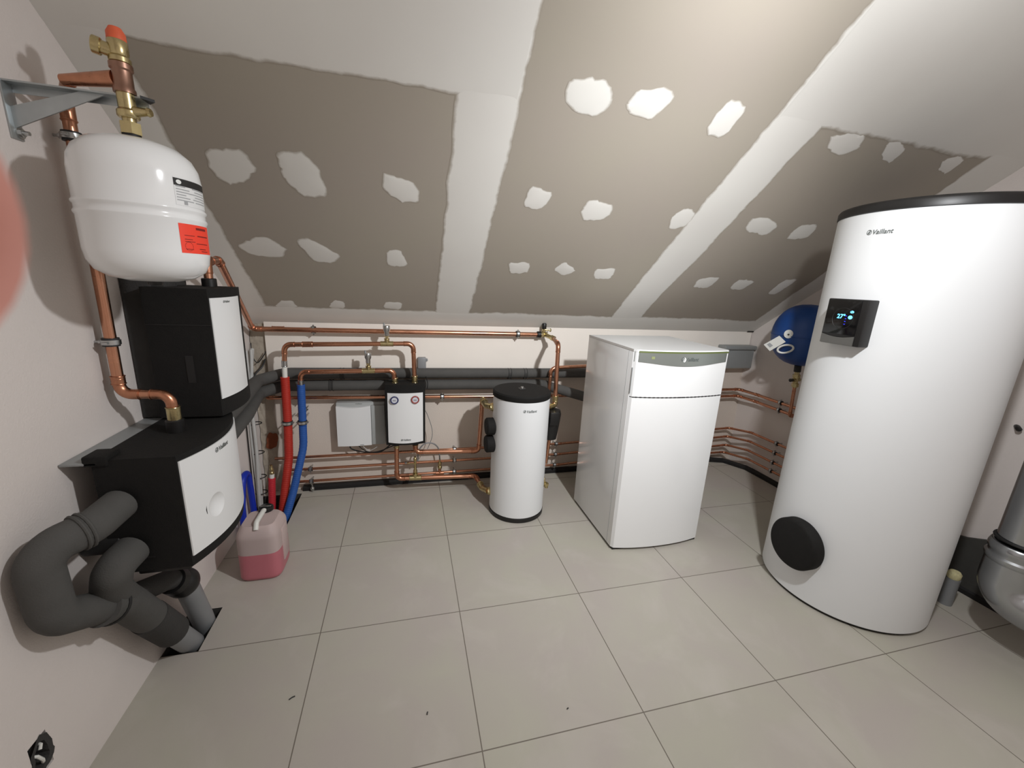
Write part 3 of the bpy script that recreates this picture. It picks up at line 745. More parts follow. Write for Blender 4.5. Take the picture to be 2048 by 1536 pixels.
# ------------------------------------------------------------------ pump station on the back wall
t = thing('pump_station', 'black foam pump station with white front and two round gauges on the back wall', 'pump station', (0.365, 1.80, 0.39))
m = M(); prof = []
for i in range(13):
    s = i / 12; prof.append((0.236 + .258 * s, 1.705 - .022 * (1 - (2 * s - 1) ** 2)))
m.prism(prof + [(0.494, 1.818), (0.236, 1.818)], 'z', 0.397, 0.818); obj('body', m, 'black', t, angle=30)
def stf(u, v):   # white front skin, bowed like the body, top edge dips
    s = 0.06 + .88 * u
    top = 0.762; bot = 0.418 - .006 * (1 - (2 * u - 1) ** 2)
    return (0.236 + .258 * s, 1.705 - .022 * (1 - (2 * s - 1) ** 2), bot + (top - bot) * v)
m = M(); m.grid(lambda u, v: (stf(u, v)[0], stf(u, v)[1] - .007, stf(u, v)[2]), 14, 12)
k = len(m.v); m.grid(lambda u, v: (stf(u, v)[0], stf(u, v)[1] + .004, stf(u, v)[2]), 14, 12)
E0 = [i for i in range(15)] + [15 * j + 14 for j in range(1, 13)] + [15 * 12 + i for i in range(13, -1, -1)] + [15 * j for j in range(11, 0, -1)]
m.f += [(E0[i], E0[(i + 1) % len(E0)], E0[(i + 1) % len(E0)] + k, E0[i] + k) for i in range(len(E0))]
front = obj('front_cover', m, 'white', t, angle=40)
for cx, mt_, lb in ((0.296, 'gaugeblue', 'blue-rimmed thermometer gauge'), (0.428, 'gaugered', 'red-rimmed thermometer gauge')):
    yy = 1.672
    gsub = obj('gauge', M().torus((cx, yy, .719), (0, 1, 0), .0225, .0045, 32, 10), mt_, front); plab(gsub, lb)
    obj('gauge_face', M().cyl((cx, yy + .008, .719), (cx, yy - .001, .719), .022, 28), 'gaugeface', front)
    obj('needle', M().box(cx - .011, yy - .0025, .7175, cx + .009, yy - .001, .7200).box(cx - .010, yy - .002, .712, cx + .010, yy - .001, .713), 'ink', front, smooth=False)
brand('lettering', 0.066, lambda u, v: (0.365 + u, 1.6745, 0.432 + v), 'logo', front)
for cx in (.301, .428): obj('port', M().cyl((cx, 1.75, .372), (cx, 1.75, .400), .024, 20, .003), 'blackplastic', t)
obj('wall_support', M().box(.290, 1.81, .46, .440, 1.93, .60, .003), 'blackmetal', t)
obj('lid_seam', M().box(.235, 1.742, .398, .4955, 1.747, .8185), 'blackplastic', t, smooth=False)

# ------------------------------------------------------------------ white control box
t = thing('control_box', 'flat white control box on the back wall left of the pump station', 'control box', (0.055, 1.88, 0.34))
obj('housing', M().box(-0.092, 1.858, 0.345, 0.225, 1.93, 0.655, .006), 'greyplastic', t)
m = M(); N = 16
def cvr(u, v):
    x = -0.090 + .222 * u
    top = 0.634 - .012 * math.sin(math.pi * u)
    return (x, 1.840 - .006 * math.sin(math.pi * u), 0.346 + (top - 0.346) * v)
m.grid(cvr, N, 8); k = len(m.v); m.grid(lambda u, v: (cvr(u, v)[0], 1.862, cvr(u, v)[2]), N, 8)
E0 = list(range(N + 1)) + [(N + 1) * j + N for j in range(1, 9)] + [(N + 1) * 8 + i for i in range(N - 1, -1, -1)] + [(N + 1) * j for j in range(7, 0, -1)]
m.f += [(E0[i], E0[(i + 1) % len(E0)], E0[(i + 1) % len(E0)] + k, E0[i] + k) for i in range(len(E0))]
obj('cover', m, 'white', t)
obj('side_cover', M().box(0.134, 1.846, 0.346, 0.224, 1.862, 0.634, .004), 'greyplastic', t)
brand('lettering', 0.045, lambda u, v: (0.055 + u, 1.8572, 0.6425 + v * .6), 'logo', t, emblem=False)
obj('latch', M().box(.055, 1.832, .352, .080, 1.836, .355), 'greypaint', t, smooth=False)

# grey cable box behind the second copper run
t = thing('junction_box', 'small grey cable box behind the pump station copper pipe', 'junction box', (.47, 1.89, .85))
obj('box', M().box(0.452, 1.862, 0.862, 0.508, 1.902, 0.965, .006), 'pvc', t)
obj('tab', M().box(0.505, 1.872, 0.938, 0.520, 1.890, 0.956, .003), 'pvc', t)
wire('cable', 'black cable dropping behind the pump station from the small grey box', [(.500, 1.88, .865), (.505, 1.84, .84), (.515, 1.80, .80), (.512, 1.79, .76)], .003, 'blackcable')

# ------------------------------------------------------------------ ground-loop hoses in the left corner
def corrugated(name, label, pts, r, material):
    P, _ = fillet(pts, .35, 14); m = M()
    Q = []
    for a, b in zip(P, P[1:]):
        L = (b - a).length; k = max(1, int(L / .004)); Q += [a.lerp(b, i / k) for i in range(k)]
    Q.append(P[-1]); n = len(Q)
    m.tube(Q, r, 16, rfun=lambda s: r * (1 + .035 * math.sin(s * n * math.pi / 1.6)))
    return tag(obj(name, m, material, angle=80), label, 'hose')
h = corrugated('insulated_hose', 'red insulated hose rising from the floor hole in the left corner', [(-.355, 1.74, .865), (-.362, 1.74, .55), (-.372, 1.735, .33), (-.425, 1.64, -.08)], .0255, 'redhose')
obj('inner_pipe', M().cyl((-.3545, 1.74, .86), (-.3515, 1.74, .935), .0145, 16), 'whitepipe', h)
obj('sleeve', M().cyl((-.3512, 1.74, .93), (-.350, 1.74, .97), .0165, 16, .002).torus((-.3511, 1.74, .935), (0, 0, 1), .0165, .0022, 18, 8), 'steel', h)
h = corrugated('insulated_hose', 'blue insulated hose beside the red one, curving to the floor', [(-.268, 1.74, .815), (-.276, 1.74, .55), (-.280, 1.735, .40), (-.345, 1.66, .12), (-.40, 1.58, -.08)], .0235, 'bluehose')
obj('sleeve', M().cyl((-.2685, 1.74, .812), (-.268, 1.74, .845), .0165, 16, .002), 'steel', h)
h = corrugated('insulated_hose', 'short crimson hose stub with brass end, left of the red hose', [(-.482, 1.73, .195), (-.487, 1.71, .05), (-.49, 1.69, -.08)], .0215, 'crimson')
obj('sleeve', M().cyl((-.4815, 1.73, .192), (-.480, 1.733, .222), .0145, 16, .002), 'whitepipe', h)
obj('fitting', M().lathe([(.012, 0), (.014, .004), (.014, .014), (.010, .020), (.012, .026), (.012, .040), (.008, .046), (.008, .065)], 16, (-.480, 1.733, .22)), 'brass', h)
for x, z, r_, lab in ((-.3625, .567, .0255, 'steel clip around the red insulated hose'), (-.2765, .567, .0235, 'steel clip around the blue insulated hose')):
    make_clip((x, 1.74, z), (0, 0, 1), r_, (0, 1, 0), .185, lab, 'clips around the hoses')
make_clip((-.275, 1.84, .62), (0, 0, 1), .004, (0, 1, 0), .08, 'small steel clip on the wall right of the blue hose', None)
P, _ = fillet([(-.548, 1.40, .012), (-.548, 1.41, .18), (-.55, 1.47, .335), (-.55, 1.55, .335), (-.55, 1.565, .20), (-.549, 1.575, -.06)], .05, 10)
tag(obj('tube', M().tube(P, .0175, 14), 'bluetube'), 'bright blue tube bent in a hoop against the left wall behind the canister', 'tube')

# bundle of grey cables on the left wall
t = thing('cable_bundle', 'bundle of grey cables tied with black bands running down the left corner', 'cable bundle', (-.565, 1.74, .0))
for i, (dx, dy) in enumerate(((0, 0), (.012, .016), (.004, .034), (.016, -.014))):
    Pp = []
    for k in range(25):
        s = k / 24; z = 1.02 - s * 1.06
        Pp.append((-.570 + dx + .004 * math.sin(s * 9 + i), 1.765 - .05 * s + dy * (1 - .25 * math.sin(s * 7) ** 2) + (.09 * max(0, .28 - s) * (1 + i)), z))
    obj('cable', M().tube(Pp, .0100, 12), 'cable', t)
for z in (.56, .365, .20, .09):
    obj('tie', M().torus((-.556, 1.744 + .045 * z, z), (0, .05, 1), .0345, .0034, 28, 8), 'blackcable', t)
wire('cable', 'black cable hanging down the left wall beside the grey bundle', [(-.575, 1.69, .75), (-.577, 1.685, .50), (-.576, 1.675, .25), (-.575, 1.66, .02)], .004, 'blackcable')
wire('cable', 'black cable crossing the rough corner above the insulated pipes', [(-.50, 1.895, .95), (-.52, 1.88, .90), (-.55, 1.84, .86), (-.56, 1.80, .80), (-.565, 1.76, .70)], .005, 'blackcable')
wire('cable', 'thin black cable looping in the rough corner beside the upper station', [(-.575, 1.90, 1.05), (-.565, 1.87, .98), (-.54, 1.87, .93), (-.50, 1.88, .98), (-.49, 1.885, 1.0)], .003, 'blackcable')

# ================================================================== SMALL BUFFER CYLINDER
cx, cy, r = 1.086, 1.424, 0.181
t = thing('buffer_cylinder', 'small white cylinder with black lid standing against the back wall beside the heat pump', 'cylinder', (cx, cy, 0))
obj('base_ring', M().lathe([(r - .004, 0), (r + .002, .004), (r + .002, .026), (r - .004, .03)], 64, (cx, cy, 0)), 'blackplastic', t)
jk = obj('jacket', M().lathe([(r - .006, .028), (r, .034), (r, .806), (r - .006, .812)], 64, (cx, cy, 0)), 'jacket', t)
ld_ = obj('lid', M().lathe([(r + .001, .808), (r + .004, .812), (r + .004, .838), (r - .004, .846), (0, .850)], 64, (cx, cy, 0)), 'black', t)
obj('plug', M().box(cx - .022, cy - .018, .846, cx + .022, cy + .018, .853, .003), 'blackplastic', ld_)
obj('knob', M().lathe([(.007, 0), (.011, .003), (.009, .012), (0, .015)], 20, (cx, cy, .851)), 'steel', ld_)
brand('lettering', 0.088, lambda u, v: (cx + (r + .0012) * math.sin((u + .006) / r), cy - (r + .0012) * math.cos((u + .006) / r), .748 + v), 'logo', jk)
for z in (.607, .489):
    obj('foam_cap', M().lathe([(.050, 0), (.056, .006), (.056, .052), (.048, .060), (0, .061)], 32, (cx - r + .012, cy - .005, z), (-1, -.02, 0)), 'black', t)
for z, y0 in ((.722, cy + .035), (.133, cy + .025)):
    q = Vector((cx - .172, y0, z)); d = Vector((-1, .12, 0)).normalized()
    obj('port', M().cyl(q - d * .02, q + d * .018, .021, 24).cyl(q + d * .004, q + d * .010, .030, 28).cyl(q + d * .010, q + d * .022, .025, 8), 'brass', t)
q = Vector((cx + .172, cy + .022, .705)); obj('port', M().cyl(q - Vector((.02, 0, 0)), q + Vector((.012, 0, 0)), .020, 20), 'brass', t)
mm = M().cyl((cx + .165, cy - .02, .185), (cx + .215, cy - .02, .170), .013, 16).cyl((cx + .205, cy - .02, .178), (cx + .205, cy - .02, .150), .012, 16).hexnut((cx + .19, cy - .02, .178), (cx + .205, cy - .02, .173), .019).tube([(cx + .19, cy - .02, .18), (cx + .192, cy - .01, .21), (cx + .184, cy + .01, .235)], .006, 10)
obj('drain_cock', mm, 'brass', t)
# black pump hanging at the right side of the cylinder
t2 = thing('circulation_pump', 'black tapering pump on the right side of the small white cylinder', 'pump', (1.30, 1.45, .47))
obj('motor', M().lathe([(.020, 0), (.045, .012), (.052, .09), (.058, .19), (.050, .215), (0, .218)], 28, (1.312, 1.47, .475), (.05, 0, 1)), 'blackplastic', t2)
obj('terminal_box', M().box(1.283, 1.398, .60, 1.345, 1.44, .69, .008), 'blackplastic', t2)
obj('pipe_stub', M().cyl((1.300, 1.47, .30), (1.312, 1.47, .48), .012, 16), 'copper', t2)

# ================================================================== HEAT PUMP
hx0, hx1, hy0, hy1, hz = 1.526, 2.115, 0.885, 1.452, 1.197
def bow(x, k=1.0):
    u = (x - hx0) / (hx1 - hx0); return hy0 - .034 * k * (1 - abs(2 * u - 1) ** 2.2)
t = thing('heat_pump', 'white floor-standing heat pump cabinet with silver band in the middle of the room', 'heat pump', ((hx0 + hx1) / 2, 1.17, 0))
obj('plinth', M().box(hx0 + .010, hy0 + .004, 0, hx1 - .010, hy1 - .01, .02), 'blackmetal', t, smooth=False)
obj('cabinet', M().box(hx0, hy0 + .012, .016, hx1, hy1, hz - .012, .003), 'whitegloss', t)
def plan(inset, back, n=24, ch=.014):
    P = []
    for i in range(n + 1):
        x = hx0 + inset + (hx1 - hx0 - 2 * inset) * i / n
        P.append((x, bow(x)))
    # chamfer both front corners
    P[0] = (P[0][0], P[0][1] + ch); P.insert(1, (P[0][0] + ch * .8, bow(P[0][0] + ch * .8)))
    P[-1] = (P[-1][0], P[-1][1] + ch); P.insert(-1, (P[-1][0] - ch * .8, bow(P[-1][0] - ch * .8)))
    return P + [(P[-1][0], back), (P[0][0], back)]
obj('top_panel', M().prism([(x, y - .001) for x, y in plan(0, hy1)], 'z', hz - .012, hz), 'whitegloss', t, angle=25)
front = obj('front_panel', M().prism(plan(.001, hy0 + .016), 'z', .018, .938), 'whitegloss', t, angle=25)
flap = obj('control_flap', M().prism(plan(.001, hy0 + .016), 'z', .943, hz - .012), 'whitegloss', t, angle=25)
obj('seam', M().prism(plan(.004, hy0 + .016), 'z', .937, .944), 'blackmetal', t, smooth=False)
def band(u, v, off):
    x = hx0 + .004 + (hx1 - hx0 - .008) * u
    lo_ = 1.133 - .021 * math.sin(math.pi * u) ** 1.6; y = bow(x) - off
    if u < .02 or u > .98: y += .009
    return (x, y, lo_ + (hz - .006 - lo_) * v)
m = M(); m.grid(lambda u, v: band(u, v, .0022), 60, 5); k = len(m.v); m.grid(lambda u, v: band(u, v, -.004), 60, 5)
E0 = list(range(61)) + [61 * j + 60 for j in range(1, 6)] + [61 * 5 + i for i in range(59, -1, -1)] + [61 * j for j in range(4, 0, -1)]
m.f += [(E0[i], E0[(i + 1) % len(E0)], E0[(i + 1) % len(E0)] + k, E0[i] + k) for i in range(len(E0))]
bnd = obj('silver_band', m, 'silver', flap)
def onband(u, v, off=.0034): return (u, bow(u) - off, v)
m = M(); m.grid(lambda u, v: onband(hx0 + .02 + (hx1 - hx0 - .03) * u, 1.182 + .008 * v, .0028), 30, 1); obj('edge_strip', m, 'olive', bnd, smooth=False)
m = M(); m.grid(lambda u, v: onband(1.614 + .018 * u, 1.150 + .014 * v), 2, 2); obj('symbol', m, 'symbol', bnd, smooth=False)
brand('lettering', 0.110, lambda u, v: onband(1.838 + u, 1.141 + v), 'logo', bnd)
V, F = disc2d(1.803, 1.149, .0105, .0125, 24); obj('emblem', M().add([onband(a, b, .0030) for a, b in V], F), 'logolight', bnd, smooth=False)
obj('finger_slot', M().box(hx0 - .0015, hy0 + .004, .960, hx0 + .003, hy0 + .0105, 1.100, .001), 'greypaint', flap)
obj('side_seam', M().box(hx0 - .0012, hy0 + .055, .02, hx0 + .002, hy0 + .058, hz - .014), 'greyplastic', t, smooth=False)

# ================================================================== TALL HOT WATER TANK
cx, cy, r, h = 2.644, 0.404, 0.358, 1.865
t = thing('hot_water_tank', 'tall white hot water tank with black rim at the right', 'water tank', (cx, cy, 0))
obj('base_ring', M().lathe([(r - .012, 0), (r - .008, .012)], 96, (cx, cy, 0)), 'blackplastic', t)
jk = obj('jacket', M().lathe([(r - .010, .010), (r, .018), (r, h - .004), (r - .004, h)], 112, (cx, cy, 0)), 'jacket', t)
obj('lid', M().lathe([(r - .002, h - .003), (r + .004, h), (r + .004, h + .026), (r - .002, h + .036), (r - .012, h + .040), (0, h + .044)], 112, (cx, cy, 0)), 'blackplastic', t)
brand('lettering', 0.100, lambda u, v: (cx - (r + .0015) * math.cos((u + .0187) / r), cy - (r + .0015) * math.sin((u + .0187) / r), 1.774 + v), 'logo', jk)
# black flange cover low on the tank
q = Vector((cx - r + .008, .392, .300))
obj('flange_cover', M().lathe([(.122, 0), (.127, .006), (.127, .050), (.120, .060), (.110, .064), (0, .0655)], 64, q, (-1, 0, 0)), 'black', t)
# control panel
px = cx - r
pan = obj('control_panel', M().box(px - .048, .322, 1.306, px + .03, .494, 1.505, .005), 'blackplastic', t)
obj('display_glass', M().box(px - .0505, .345, 1.352, px - .047, .489, 1.500, .0012), 'blackglass', pan)
m = M()
def lip(u, v):
    y = .345 + .144 * u; return (px - .0515, y, 1.308 + v * (.040 - .010 * math.sin(math.pi * u)))
m.grid(lip, 16, 2); k = len(m.v); m.grid(lambda u, v: (px - .046, lip(u, v)[1], lip(u, v)[2]), 16, 2)
E0 = list(range(17)) + [33 + 17 - 17 + 0 for _ in range(0)] + [17 * j + 16 for j in range(1, 3)] + [17 * 2 + i for i in range(15, -1, -1)] + [17]
m.f += [(E0[i], E0[(i + 1) % len(E0)], E0[(i + 1) % len(E0)] + k, E0[i] + k) for i in range(len(E0))]
obj('grey_lip', m, 'lipgrey', pan)
v, f, w = text2d('27°', .026, bold=.0006); m = M()
PS = lambda u, v: (px - .0512, .4365 - u, 1.421 + v)
m.add([PS(a, b) for a, b in v], f)
for a, b, ra, rb in ((.060, .030, .008, .0055), (.057, .007, .0095, .008)):
    V, F = disc2d(a, b, ra, rb, 20); m.add([PS(x, y) for x, y in V], F)
obj('digits', m, 'glow', pan, smooth=False)
m = M()
for b in (.012, 0.0, -.012, -.024):
    V, F = disc2d(.0385, b, .0035, .0018, 10); m.add([PS(x, y) for x, y in V], F)
obj('level_dots', m, 'glowblue', pan, smooth=False)
obj('dial_ring', M().torus((px - .0507, .411, 1.421), (1, 0, 0), .045, .0012, 48, 6), 'blackmetal', pan)

# ================================================================== RIGHT-HAND CORNER
t = thing('junction_box', 'grey cable box on the back wall behind the heat pump, near the right corner', 'junction box', (3.08, 1.87, .88))
obj('housing', M().box(2.93, 1.825, .885, 3.235, 1.90, 1.050, .006), 'greypaint', t)
obj('lid', M().box(2.925, 1.805, 1.046, 3.240, 1.90, 1.078, .008), 'greypaint', t)

t = thing('expansion_vessel', 'round blue expansion vessel on the right wall behind the tall tank', 'expansion vessel', (3.055, 1.255, 1.02))
prof = [(0, 0)]
for i in range(1, 17):
    a = math.pi * i / 16; prof.append((.200 * math.sin(a) ** .82 if i < 16 else 0, .211 - .211 * math.cos(a)))
obj('shell', M().lathe(prof, 48, (3.055, 1.255, 1.032)), 'bluevessel', t)
obj('seam', M().torus((3.055, 1.255, 1.240), (0, 0, 1), .1995, .003, 56, 8), 'bluevessel', t)
obj('neck', M().cyl((3.06, 1.255, .985), (3.055, 1.255, 1.03), .022, 20), 'blackmetal', t)
obj('wall_bracket', M().box(3.225, 1.21, 1.12, 3.286, 1.30, 1.36, .004), 'steel', t)
# white tag and key hanging on the vessel front
t = thing('valve_tag', 'white plastic tag with ring and key hung on the blue vessel', 'tag', (2.92, 1.09, 1.15))
cen = Vector((3.055, 1.255, 1.245)); d0 = (CAM_POS - cen); d0.z *= .3; d0.normalize()
rt = Vector((d0.y, -d0.x, 0)).normalized() * -1; up_ = Vector((0, 0, 1))
def vt(u, v, k=.004):
    return cen + d0 * (.184 + k) + rt * u + up_ * v
def tagshape(poly, th=.004):
    m = M(); n = len(poly); m.add([vt(u, v, th) for u, v in poly] + [vt(u, v, 0) for u, v in poly], [tuple(range(n)), tuple(range(n, 2 * n))[::-1]] + [(i, n + i, n + (i + 1) % n, (i + 1) % n) for i in range(n)]); return m
sc = .00335
def tp(px_, py_): return ((px_ - 1612) * sc * .92, -(py_ - 668) * sc)
ring = [tp(1583 + 8.5 * math.cos(a * math.pi / 10), 666 + 8.5 * math.sin(a * math.pi / 10)) for a in range(20)]
obj('ring', tagshape(ring), 'whitepipe', t); 
obj('pin', M().lathe([(.006, 0), (.006, .003), (0, .004)], 14, vt(*tp(1583, 667), .003), d0), 'ink', t)
obj('label_card', tagshape([tp(1541, 692), tp(1567, 671), tp(1581, 682), tp(1555, 704)], .003), 'whitepipe', t, smooth=False)
obj('printing', tagshape([tp(1547, 691), tp(1552, 687), tp(1559, 692), tp(1554, 697)], .0036), 'inkgrey', t, smooth=False)
oval = [tp(1583 + 14 * math.cos(a * math.pi / 12) , 696 + 8 * math.sin(a * math.pi / 12) - 3 * math.cos(a * math.pi / 12)) for a in range(24)]
obj('key_loop', M().tube([vt(u, v, .003) for u, v in oval], .0065, 8, closed=True), 'whitepipe', t)
t = thing('shutoff_valve', 'brass shut-off valve with dark lever under the blue vessel', 'valve', (3.07, 1.255, .87))
obj('body', M().cyl((3.06, 1.255, .985), (3.068, 1.255, .87), .016, 18).hexnut((3.061, 1.255, .965), (3.063, 1.255, .94), .024).hexnut((3.066, 1.255, .90), (3.068, 1.255, .875), .023).cyl((3.03, 1.25, .925), (3.10, 1.26, .925), .013, 16), 'brass', t)
obj('lever', M().lathe([(.006, 0), (.010, .006), (.012, .03), (0, .034)], 14, (3.035, 1.25, .925), (-1, -.1, 0)), 'blackplastic', t)
pipe('copper_pipe', 'copper riser from the shut-off valve under the blue vessel down to the wall pipes', 'pipe', [(3.068, 1.255, .875), (3.082, 1.255, .655), (3.205, 1.30, .628)], .0115, .025)

# galvanised duct at the right edge
dx, dy = 2.935, -0.055
t = thing('air_duct', 'silver ventilation duct with ribbed collar and elbow at the right edge', 'duct', (dx, dy, .12))
obj('straight_pipe', M().lathe([(.084, 0), (.084, .9)], 48, (dx, dy, .53)), 'duct', t)
obj('gasket', M().torus((dx, dy, .532), (0, 0, 1), .088, .006, 48, 8).torus((dx, dy, .512), (0, 0, 1), .090, .004, 48, 8), 'blackmetal', t)
obj('collar', M().lathe([(.088, .006), (.096, 0.0), (.101, -.018), (.101, -.030), (.095, -.040), (.095, -.052), (.103, -.060), (.103, -.072), (.097, -.085)][::-1], 48, (dx, dy, .512)), 'duct', t)
P, _ = fillet([(dx, dy, .43), (dx, dy, .265), (dx + .05, dy - .50, .235)], .15, 12)
obj('elbow', M().tube(P, .097, 40), 'duct', t)
t = thing('drain_pipe', 'short grey drain pipe with hemp-wrapped end standing on the floor behind the tall tank', 'drain pipe', (3.07, .165, 0))
obj('pipe', M().lathe([(.028, 0), (.028, .15)], 28, (3.065, .170, 0)), 'pvc', t)
obj('hemp_end', M().lathe([(.022, .148), (.026, .155), (.027, .178), (.020, .188), (0, .189)], 24, (3.065, .170, 0)), 'hemp', t)
tag(obj('cable_clip', M().lathe([(.008, 0), (.011, .006), (.011, .055), (.006, .062)], 14, (3.335, .262, .93), (-.8, -.6, -.15)).cyl((3.335, .262, .93), (3.36, .262, .93), .008, 12), 'blackplastic'), 'small black peg on the right wall beside the tall tank', 'wall peg')
tag(obj('socket', M().box(3.325, .165, .975, 3.40, .232, 1.055, .006), 'blackplastic'), 'black socket box on the right wall at the edge of the picture', 'socket')

# ================================================================== LEFT WALL
# wall clip, big expansion tank and its valve set
ax, ay, r = -0.325, 0.447, 0.138
t = thing('expansion_tank', 'white expansion tank with red sticker hanging high on the left wall', 'expansion tank', (ax, ay, 1.46))
prof = [(0, 1.458), (.055, 1.460), (.095, 1.470), (.122, 1.488), (.134, 1.512), (r, 1.54), (r, 1.622), (r + .0035, 1.628), (r + .0035, 1.632), (r, 1.637), (r, 1.648), (r + .004, 1.653), (r + .004, 1.657), (r, 1.662), (r, 1.735), (.134, 1.765), (.122, 1.790), (.098, 1.811), (.060, 1.824), (.0, 1.829)]
shell = obj('shell', M().lathe(prof, 72, (ax, ay, 0)), 'whitegloss', t, angle=50)
def cylmap(th0, zb, off=.0006):
    return lambda u, v: (ax + (r + off) * math.cos(R(th0) + u / r), ay + (r + off) * math.sin(R(th0) + u / r), zb + v)
def patch(name, th0, w, z0, h, material, parent, off=.0006):
    f_ = cylmap(th0, z0, off); m = M(); m.grid(lambda u, v: f_(u * w, v * h), 14, 2); return obj(name, m, material, parent)
lb = patch('type_label', -34.5, .125, 1.664, .070, 'white', shell, .0005)
patch('label_header', -34.5, .125, 1.713, .018, 'ink', lb, .0009)
f_ = cylmap(-34.5, 1.664, .0014); V, F = disc2d(.013, .058, .007, .0055, 18); obj('label_emblem', M().add([f_(a, b) for a, b in V], F), 'logolight', lb, smooth=False)
m = M()
for i in range(6):
    for a, b in ((.004, .03 + .012 * (i % 3)), (.052 + .008 * (i % 2), .112)):
        m.grid(lambda u, v: cylmap(-34.5, 1.664, .0010)(a + (b - a) * u, .046 - i * .0068 + v * .0022), 4, 1)
m.grid(lambda u, v: cylmap(-34.5, 1.664, .0010)(.022 + .010 * u, .003 + v * .010), 2, 1)
obj('label_print', m, 'inkgrey', lb, smooth=False)
rl = patch('warning_sticker', -35.5, .120, 1.541, .077, 'orangered', shell, .0005); plab(rl, 'bright red warning sticker')
m = M(); g_ = cylmap(-35.5, 1.541, .0010)
for a, b, w, h in ((.050, .064, .045, .006), (.012, .046, .030, .0016), (.052, .046, .05, .003), (.012, .036, .022, .0016), (.012, .030, .030, .0016), (.046, .026, .05, .002), (.055, .012, .028, .002), (.062, .006, .03, .002), (.012, .010, .022, .0014)):
    m.grid(lambda u, v: g_(a + w * u, b + h * v), 4, 1)
for i in range(16):
    a0 = 2 * math.pi * i / 16; a1 = 2 * math.pi * (i + .6) / 16
    m.add([g_(.022 + k * math.cos(a), .018 + k * math.sin(a)) for k, a in ((.012, a0), (.012, a1), (.0108, a1), (.0108, a0))], [(0, 1, 2, 3)])
obj('sticker_print', m, 'redink', rl, smooth=False)
obj('connection', M().lathe([(.020, 1.824), (.020, 1.842)], 24, (ax, ay, 0)), 'blackmetal', t)
obj('air_valve', M().lathe([(.016, 1.448), (.018, 1.452), (.018, 1.462)], 20, (ax, ay, 0)), 'blackplastic', t)

t = thing('safety_valve_set', 'brass safety valve with red cap on top of the white expansion tank', 'valve', (ax, ay, 1.84))
obj('union_nut', M().hexnut((ax, ay, 1.838), (ax, ay, 1.866), .024), 'brass', t)
obj('neck', M().cyl((ax, ay, 1.864), (ax, ay, 1.880), .015, 20), 'brass', t)
obj('valve_body', M().lathe([(.021, 1.876), (.024, 1.880), (.024, 1.892), (.019, 1.898), (.019, 1.936)], 24, (ax, ay, 0)), 'brass', t)
obj('handle', M().lathe([(.010, 0), (.013, .004), (.011, .014), (.009, .030), (.011, .034), (.009, .040), (0, .041)], 18, (ax + .016, ay - .004, 1.893), (1, -.1, .05)), 'brass', t)
obj('tee', M().lathe([(.0235, 1.934), (.0235, 1.944), (.021, 1.948), (.021, 1.984), (.0245, 1.988), (.0245, 2.0)], 28, (ax, ay, 0)), 'bronze', t)
P, _ = fillet([(ax - .015, ay, 1.966), (-.47, .475, 1.955)], .03)
obj('tee_branch', M().tube(P, .015, 18, rfun=lambda s: .019 - .006 * s), 'copperdark', t)
sv = obj('safety_valve', M().lathe([(.018, 1.998), (.023, 2.003), (.023, 2.013), (.019, 2.018), (.021, 2.024), (.021, 2.050), (.018, 2.054)], 28, (ax, ay, 0)), 'brass', t)
obj('outlet', M().cyl((ax, ay, 2.024), (ax - .035, ay - .012, 2.030), .0155, 20).cyl((ax - .030, ay - .010, 2.029), (ax - .047, ay - .016, 2.032), .020, 20, .002), 'brass', sv)
obj('red_cap', M().lathe([(.017, 2.048), (.020, 2.052), (.0195, 2.068), (.013, 2.080), (0, 2.083)], 24, (ax, ay, 0)), 'redcap', sv)

t = thing('wall_bracket', 'grey steel angle bracket holding the expansion tank valve on the left wall', 'bracket', (-.56, .4626, 1.87))
obj('arm', M().box(-.583, .448, 1.9285, -.290, .478, 1.9325).box(-.583, .4765, 1.911, -.290, .479, 1.9325), 'galv', t, smooth=False)
obj('arm_end', M().prism([(-.290, .440), (-.268, .4626), (-.290, .485)], 'z', 1.9265, 1.9335), 'blackmetal', t, smooth=False)
obj('wall_plate', M().box(-.5845, .445, 1.80, -.5805, .482, 1.9325, .001), 'galv', t)
obj('brace', M().prism([(-.581, 1.825), (-.581, 1.875), (-.430, 1.929), (-.375, 1.929)], 'y', .4585, .4625), 'galv', t, smooth=False)
obj('bolt', M().cyl((-.581, .470, 1.818), (-.560, .470, 1.818), .005, 14).hexnut((-.581, .470, 1.818), (-.572, .470, 1.818), .010).cyl((-.581, .470, 1.818), (-.577, .470, 1.818), .014, 20), 'steel', t)

left_run = pipe('copper_pipe', 'copper pipe dropping behind the white expansion tank to the lower wall station', 'pipe',
    [(-.46, .478, 1.955), (-.541, .592, 1.940), (-.542, .590, 1.084), (-.405, .590, 1.080), (-.402, .590, 1.005)], .0155, .034)
sleeve(left_run, (-.542, .590, 1.145), (-.542, .590, 1.12), .0185)
sleeve(left_run, (-.402, .590, 1.035), (-.402, .590, .985), .020, 'brass', 'union')
make_clip((-.5417, .590, 1.258), (0, 0, 1), .0155, (-1, 0, 0), .043, 'pipe clip on the left wall copper pipe, lower one beside the black station', 'clips on the left copper pipe')
make_clip((-.5412, .591, 1.848), (0, 0, 1), .0155, (-1, 0, 0), .043, 'pipe clip on the left wall copper pipe, upper one behind the expansion tank', 'clips on the left copper pipe')

